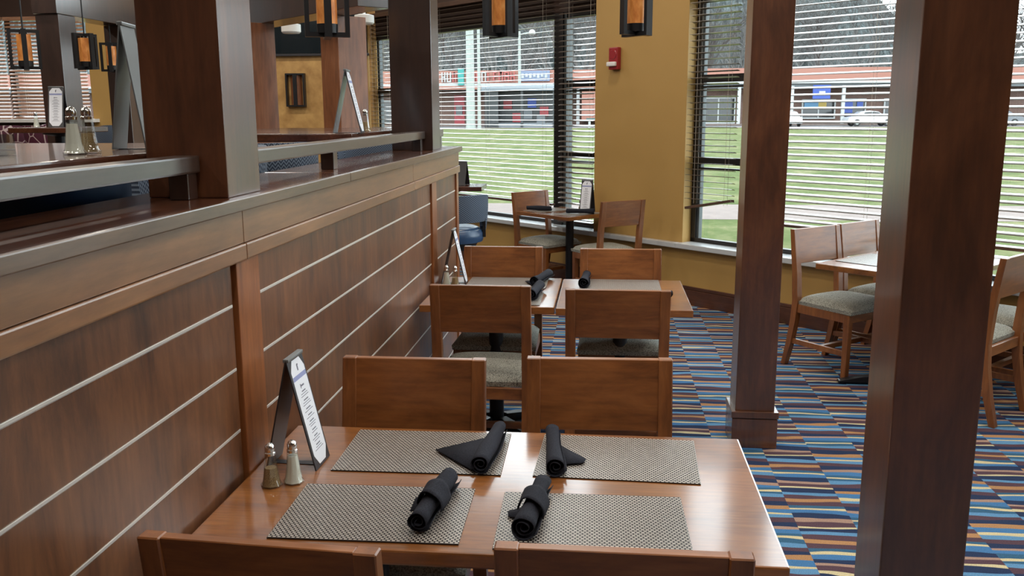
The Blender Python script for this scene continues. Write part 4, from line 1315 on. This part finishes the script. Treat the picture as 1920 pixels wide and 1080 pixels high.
# poles
def pole(x, y, h, rad, label, lamp=False):
    r = root('lamp_pole' if lamp else 'utility_pole', (x, y, ground_z(y)), 0, label, 'pole')
    part('shaft', MB().lathe([(rad * 1.2, 0), (rad, 0.5), (rad * 0.75, h)], 12), 'pole', r, True)
    if lamp:
        part('arm', MB().tube([(0, 0, h - 0.4), (0.5, 0, h - 0.2), (1.0, 0, h - 0.15)], 0.06, 6), 'pole', r, True)
        part('lamp_head', MB().lathe([(0.15, 0), (0.32, 0.12), (0.30, 0.4), (0.1, 0.55)], 14, (1.25, 0, h - 0.4)), 'white_ext', r, True)
    else:
        part('cross_arm', B((-1.3 * (rad > 0.3) - 0.1, -0.08, h - 1.1), (1.3 * (rad > 0.3) + 0.1, 0.08, h - 0.9)), 'pole', r)
    return r
pole(-11.6, 84.5, 15.0, 0.42, 'tall pale utility pole standing on the lawn edge before the red door')
pole(-10.45, 82.0, 11.0, 0.16, 'thin pale pole right beside the tall utility pole')
pole(-7.75, 92.0, 9.3, 0.17, 'parking lot lamp pole above the slate sign', True)
pole(28.4, 92.0, 7.6, 0.17, 'parking lot lamp pole at the edge of the big pillar', True)
bn = root('picnic_bench', (0.15, 86.5, ground_z(86.5)), 0, 'teal bench in front of the salmon wing', 'bench')
part('bench_seat', B((-1.1, -0.4, 0.75), (1.1, 0.4, 0.9)), 'bench', bn)
for s in (-0.8, 0.8):
    part('bench_leg', B((s - 0.1, -0.3, 0), (s + 0.1, 0.3, 0.75)), 'white_ext', bn)

def make_car(loc, rz, mat, label):
    r = root('parked_car', loc, rz, label, 'car', 'cars in the parking lot')
    prof = [(-2.25, 0.30), (-2.28, 0.62), (-2.15, 0.86), (-1.55, 0.95), (-0.95, 1.38), (-0.2, 1.46), (0.55, 1.38), (1.15, 0.98), (2.0, 0.84), (2.25, 0.62), (2.22, 0.32)]
    mb = MB()
    prev = []
    for yy, sc in ((-0.88, 0.93), (-0.80, 1.0), (0.80, 1.0), (0.88, 0.93)):
        prev.append([mb.bm.verts.new((x, yy * (1 - 0.16 * max(0, (z - 0.9)) / 0.5), 0.3 + (z - 0.3) * (sc if sc == 1 else 0.97))) for x, z in prof])
    n = len(prof)
    for a, b in zip(prev[:-1], prev[1:]):
        for i in range(n):
            j = (i + 1) % n
            mb.bm.faces.new((a[i], a[j], b[j], b[i]))
    mb.bm.faces.new(prev[0])
    mb.bm.faces.new(prev[-1][::-1])
    part('body', mb, mat, r, True)
    for s in (-1, 1):
        part('side_window', MB().prism([(-0.95, 0.97), (-0.72, 1.30), (-0.08, 1.36), (-0.08, 0.97)], 'y', s * 0.80, s * 0.845), 'ext_glass', r)
        part('side_window', MB().prism([(0.0, 0.97), (0.0, 1.36), (0.52, 1.31), (1.02, 0.97)], 'y', s * 0.80, s * 0.845), 'ext_glass', r)
        for x in (-1.42, 1.42):
            part('wheel', MB().lathe([(0.24, -0.1), (0.33, -0.09), (0.33, 0.09), (0.24, 0.1)], 20), 'tyre', r, True, (x, s * 0.80, 0.33), (PI / 2, 0, 0))
            part('hub_cap', MB().lathe([(0.19, -0.11), (0.17, 0.11)], 14), 'pole', r, True, (x, s * 0.80, 0.33), (PI / 2, 0, 0))
    return r
make_car((25.8, 90.5, ground_z(90.5)), T(4), 'car_white', 'white sedan parked before the shops with blue posters')
make_car((37.2, 90.5, ground_z(90.5)), T(180), 'car_dark', 'dark car at the right picture edge behind the big pillar')
make_car((18.2, 91.0, ground_z(91)), T(95), 'car_white', 'pale car hidden behind the middle pillar')

# bare trees behind the mall
def tree_mesh(seed, depth=6):
    rnd = random.Random(seed)
    mb = MB()
    def grow(p, d, ln, rad, lev):
        q = p + d * ln
        pts_n = 3 if lev > 3 else 3
        a = d.orthogonal().normalized()
        b = d.cross(a)
        r1 = rad * 0.72
        A_ = [mb.bm.verts.new(p + rad * (math.cos(2 * PI * k / 3) * a + math.sin(2 * PI * k / 3) * b)) for k in range(3)]
        B_ = [mb.bm.verts.new(q + r1 * (math.cos(2 * PI * k / 3) * a + math.sin(2 * PI * k / 3) * b)) for k in range(3)]
        for k in range(3):
            mb.bm.faces.new((A_[k], A_[(k + 1) % 3], B_[(k + 1) % 3], B_[k]))
        if lev == 0:
            return
        for _ in range(3 if lev > 1 else 4):
            nd = (d + Vector((rnd.uniform(-1, 1), rnd.uniform(-1, 1), rnd.uniform(-0.35, 0.75))) * 0.72).normalized()
            grow(q - d * ln * rnd.uniform(0, 0.35), nd, ln * rnd.uniform(0.62, 0.82), r1 * 0.8, lev - 1)
    grow(Vector((0, 0, -0.5)), Vector((0, 0, 1)), 4.2, 0.30, depth)
    me = bpy.data.meshes.new('bare_tree')
    mb.bm.to_mesh(me)
    mb.bm.free()
    return me
TM = []
for s in range(5):
    me = tree_mesh(20 + s)
    me.materials.append(M['bark' if s % 2 else 'bark_light'])
    TM.append(me)
rnd = random.Random(44)
ti = 0
spots = []
for row, (y0, n, x0, x1) in enumerate(((118, 24, -48, 62), (127, 24, -52, 66), (136, 24, -58, 74))):
    for i in range(n):
        spots.append((x0 + (x1 - x0) * (i + rnd.uniform(0.1, 0.9)) / n, y0 + rnd.uniform(-3, 3), row))
for x, y, row in spots:
    o = link('bare_tree', TM[ti % 5], None, None, (x, y, ground_z(y) - 0.3), (0, 0, rnd.uniform(0, 6.28)))
    s = rnd.uniform(0.95, 1.45)
    o.scale = (s, s, s * rnd.uniform(0.95, 1.2))
    tag(o, 'leafless grey tree in the woods behind the mall', 'tree', 'bare trees behind the mall')
    ti += 1
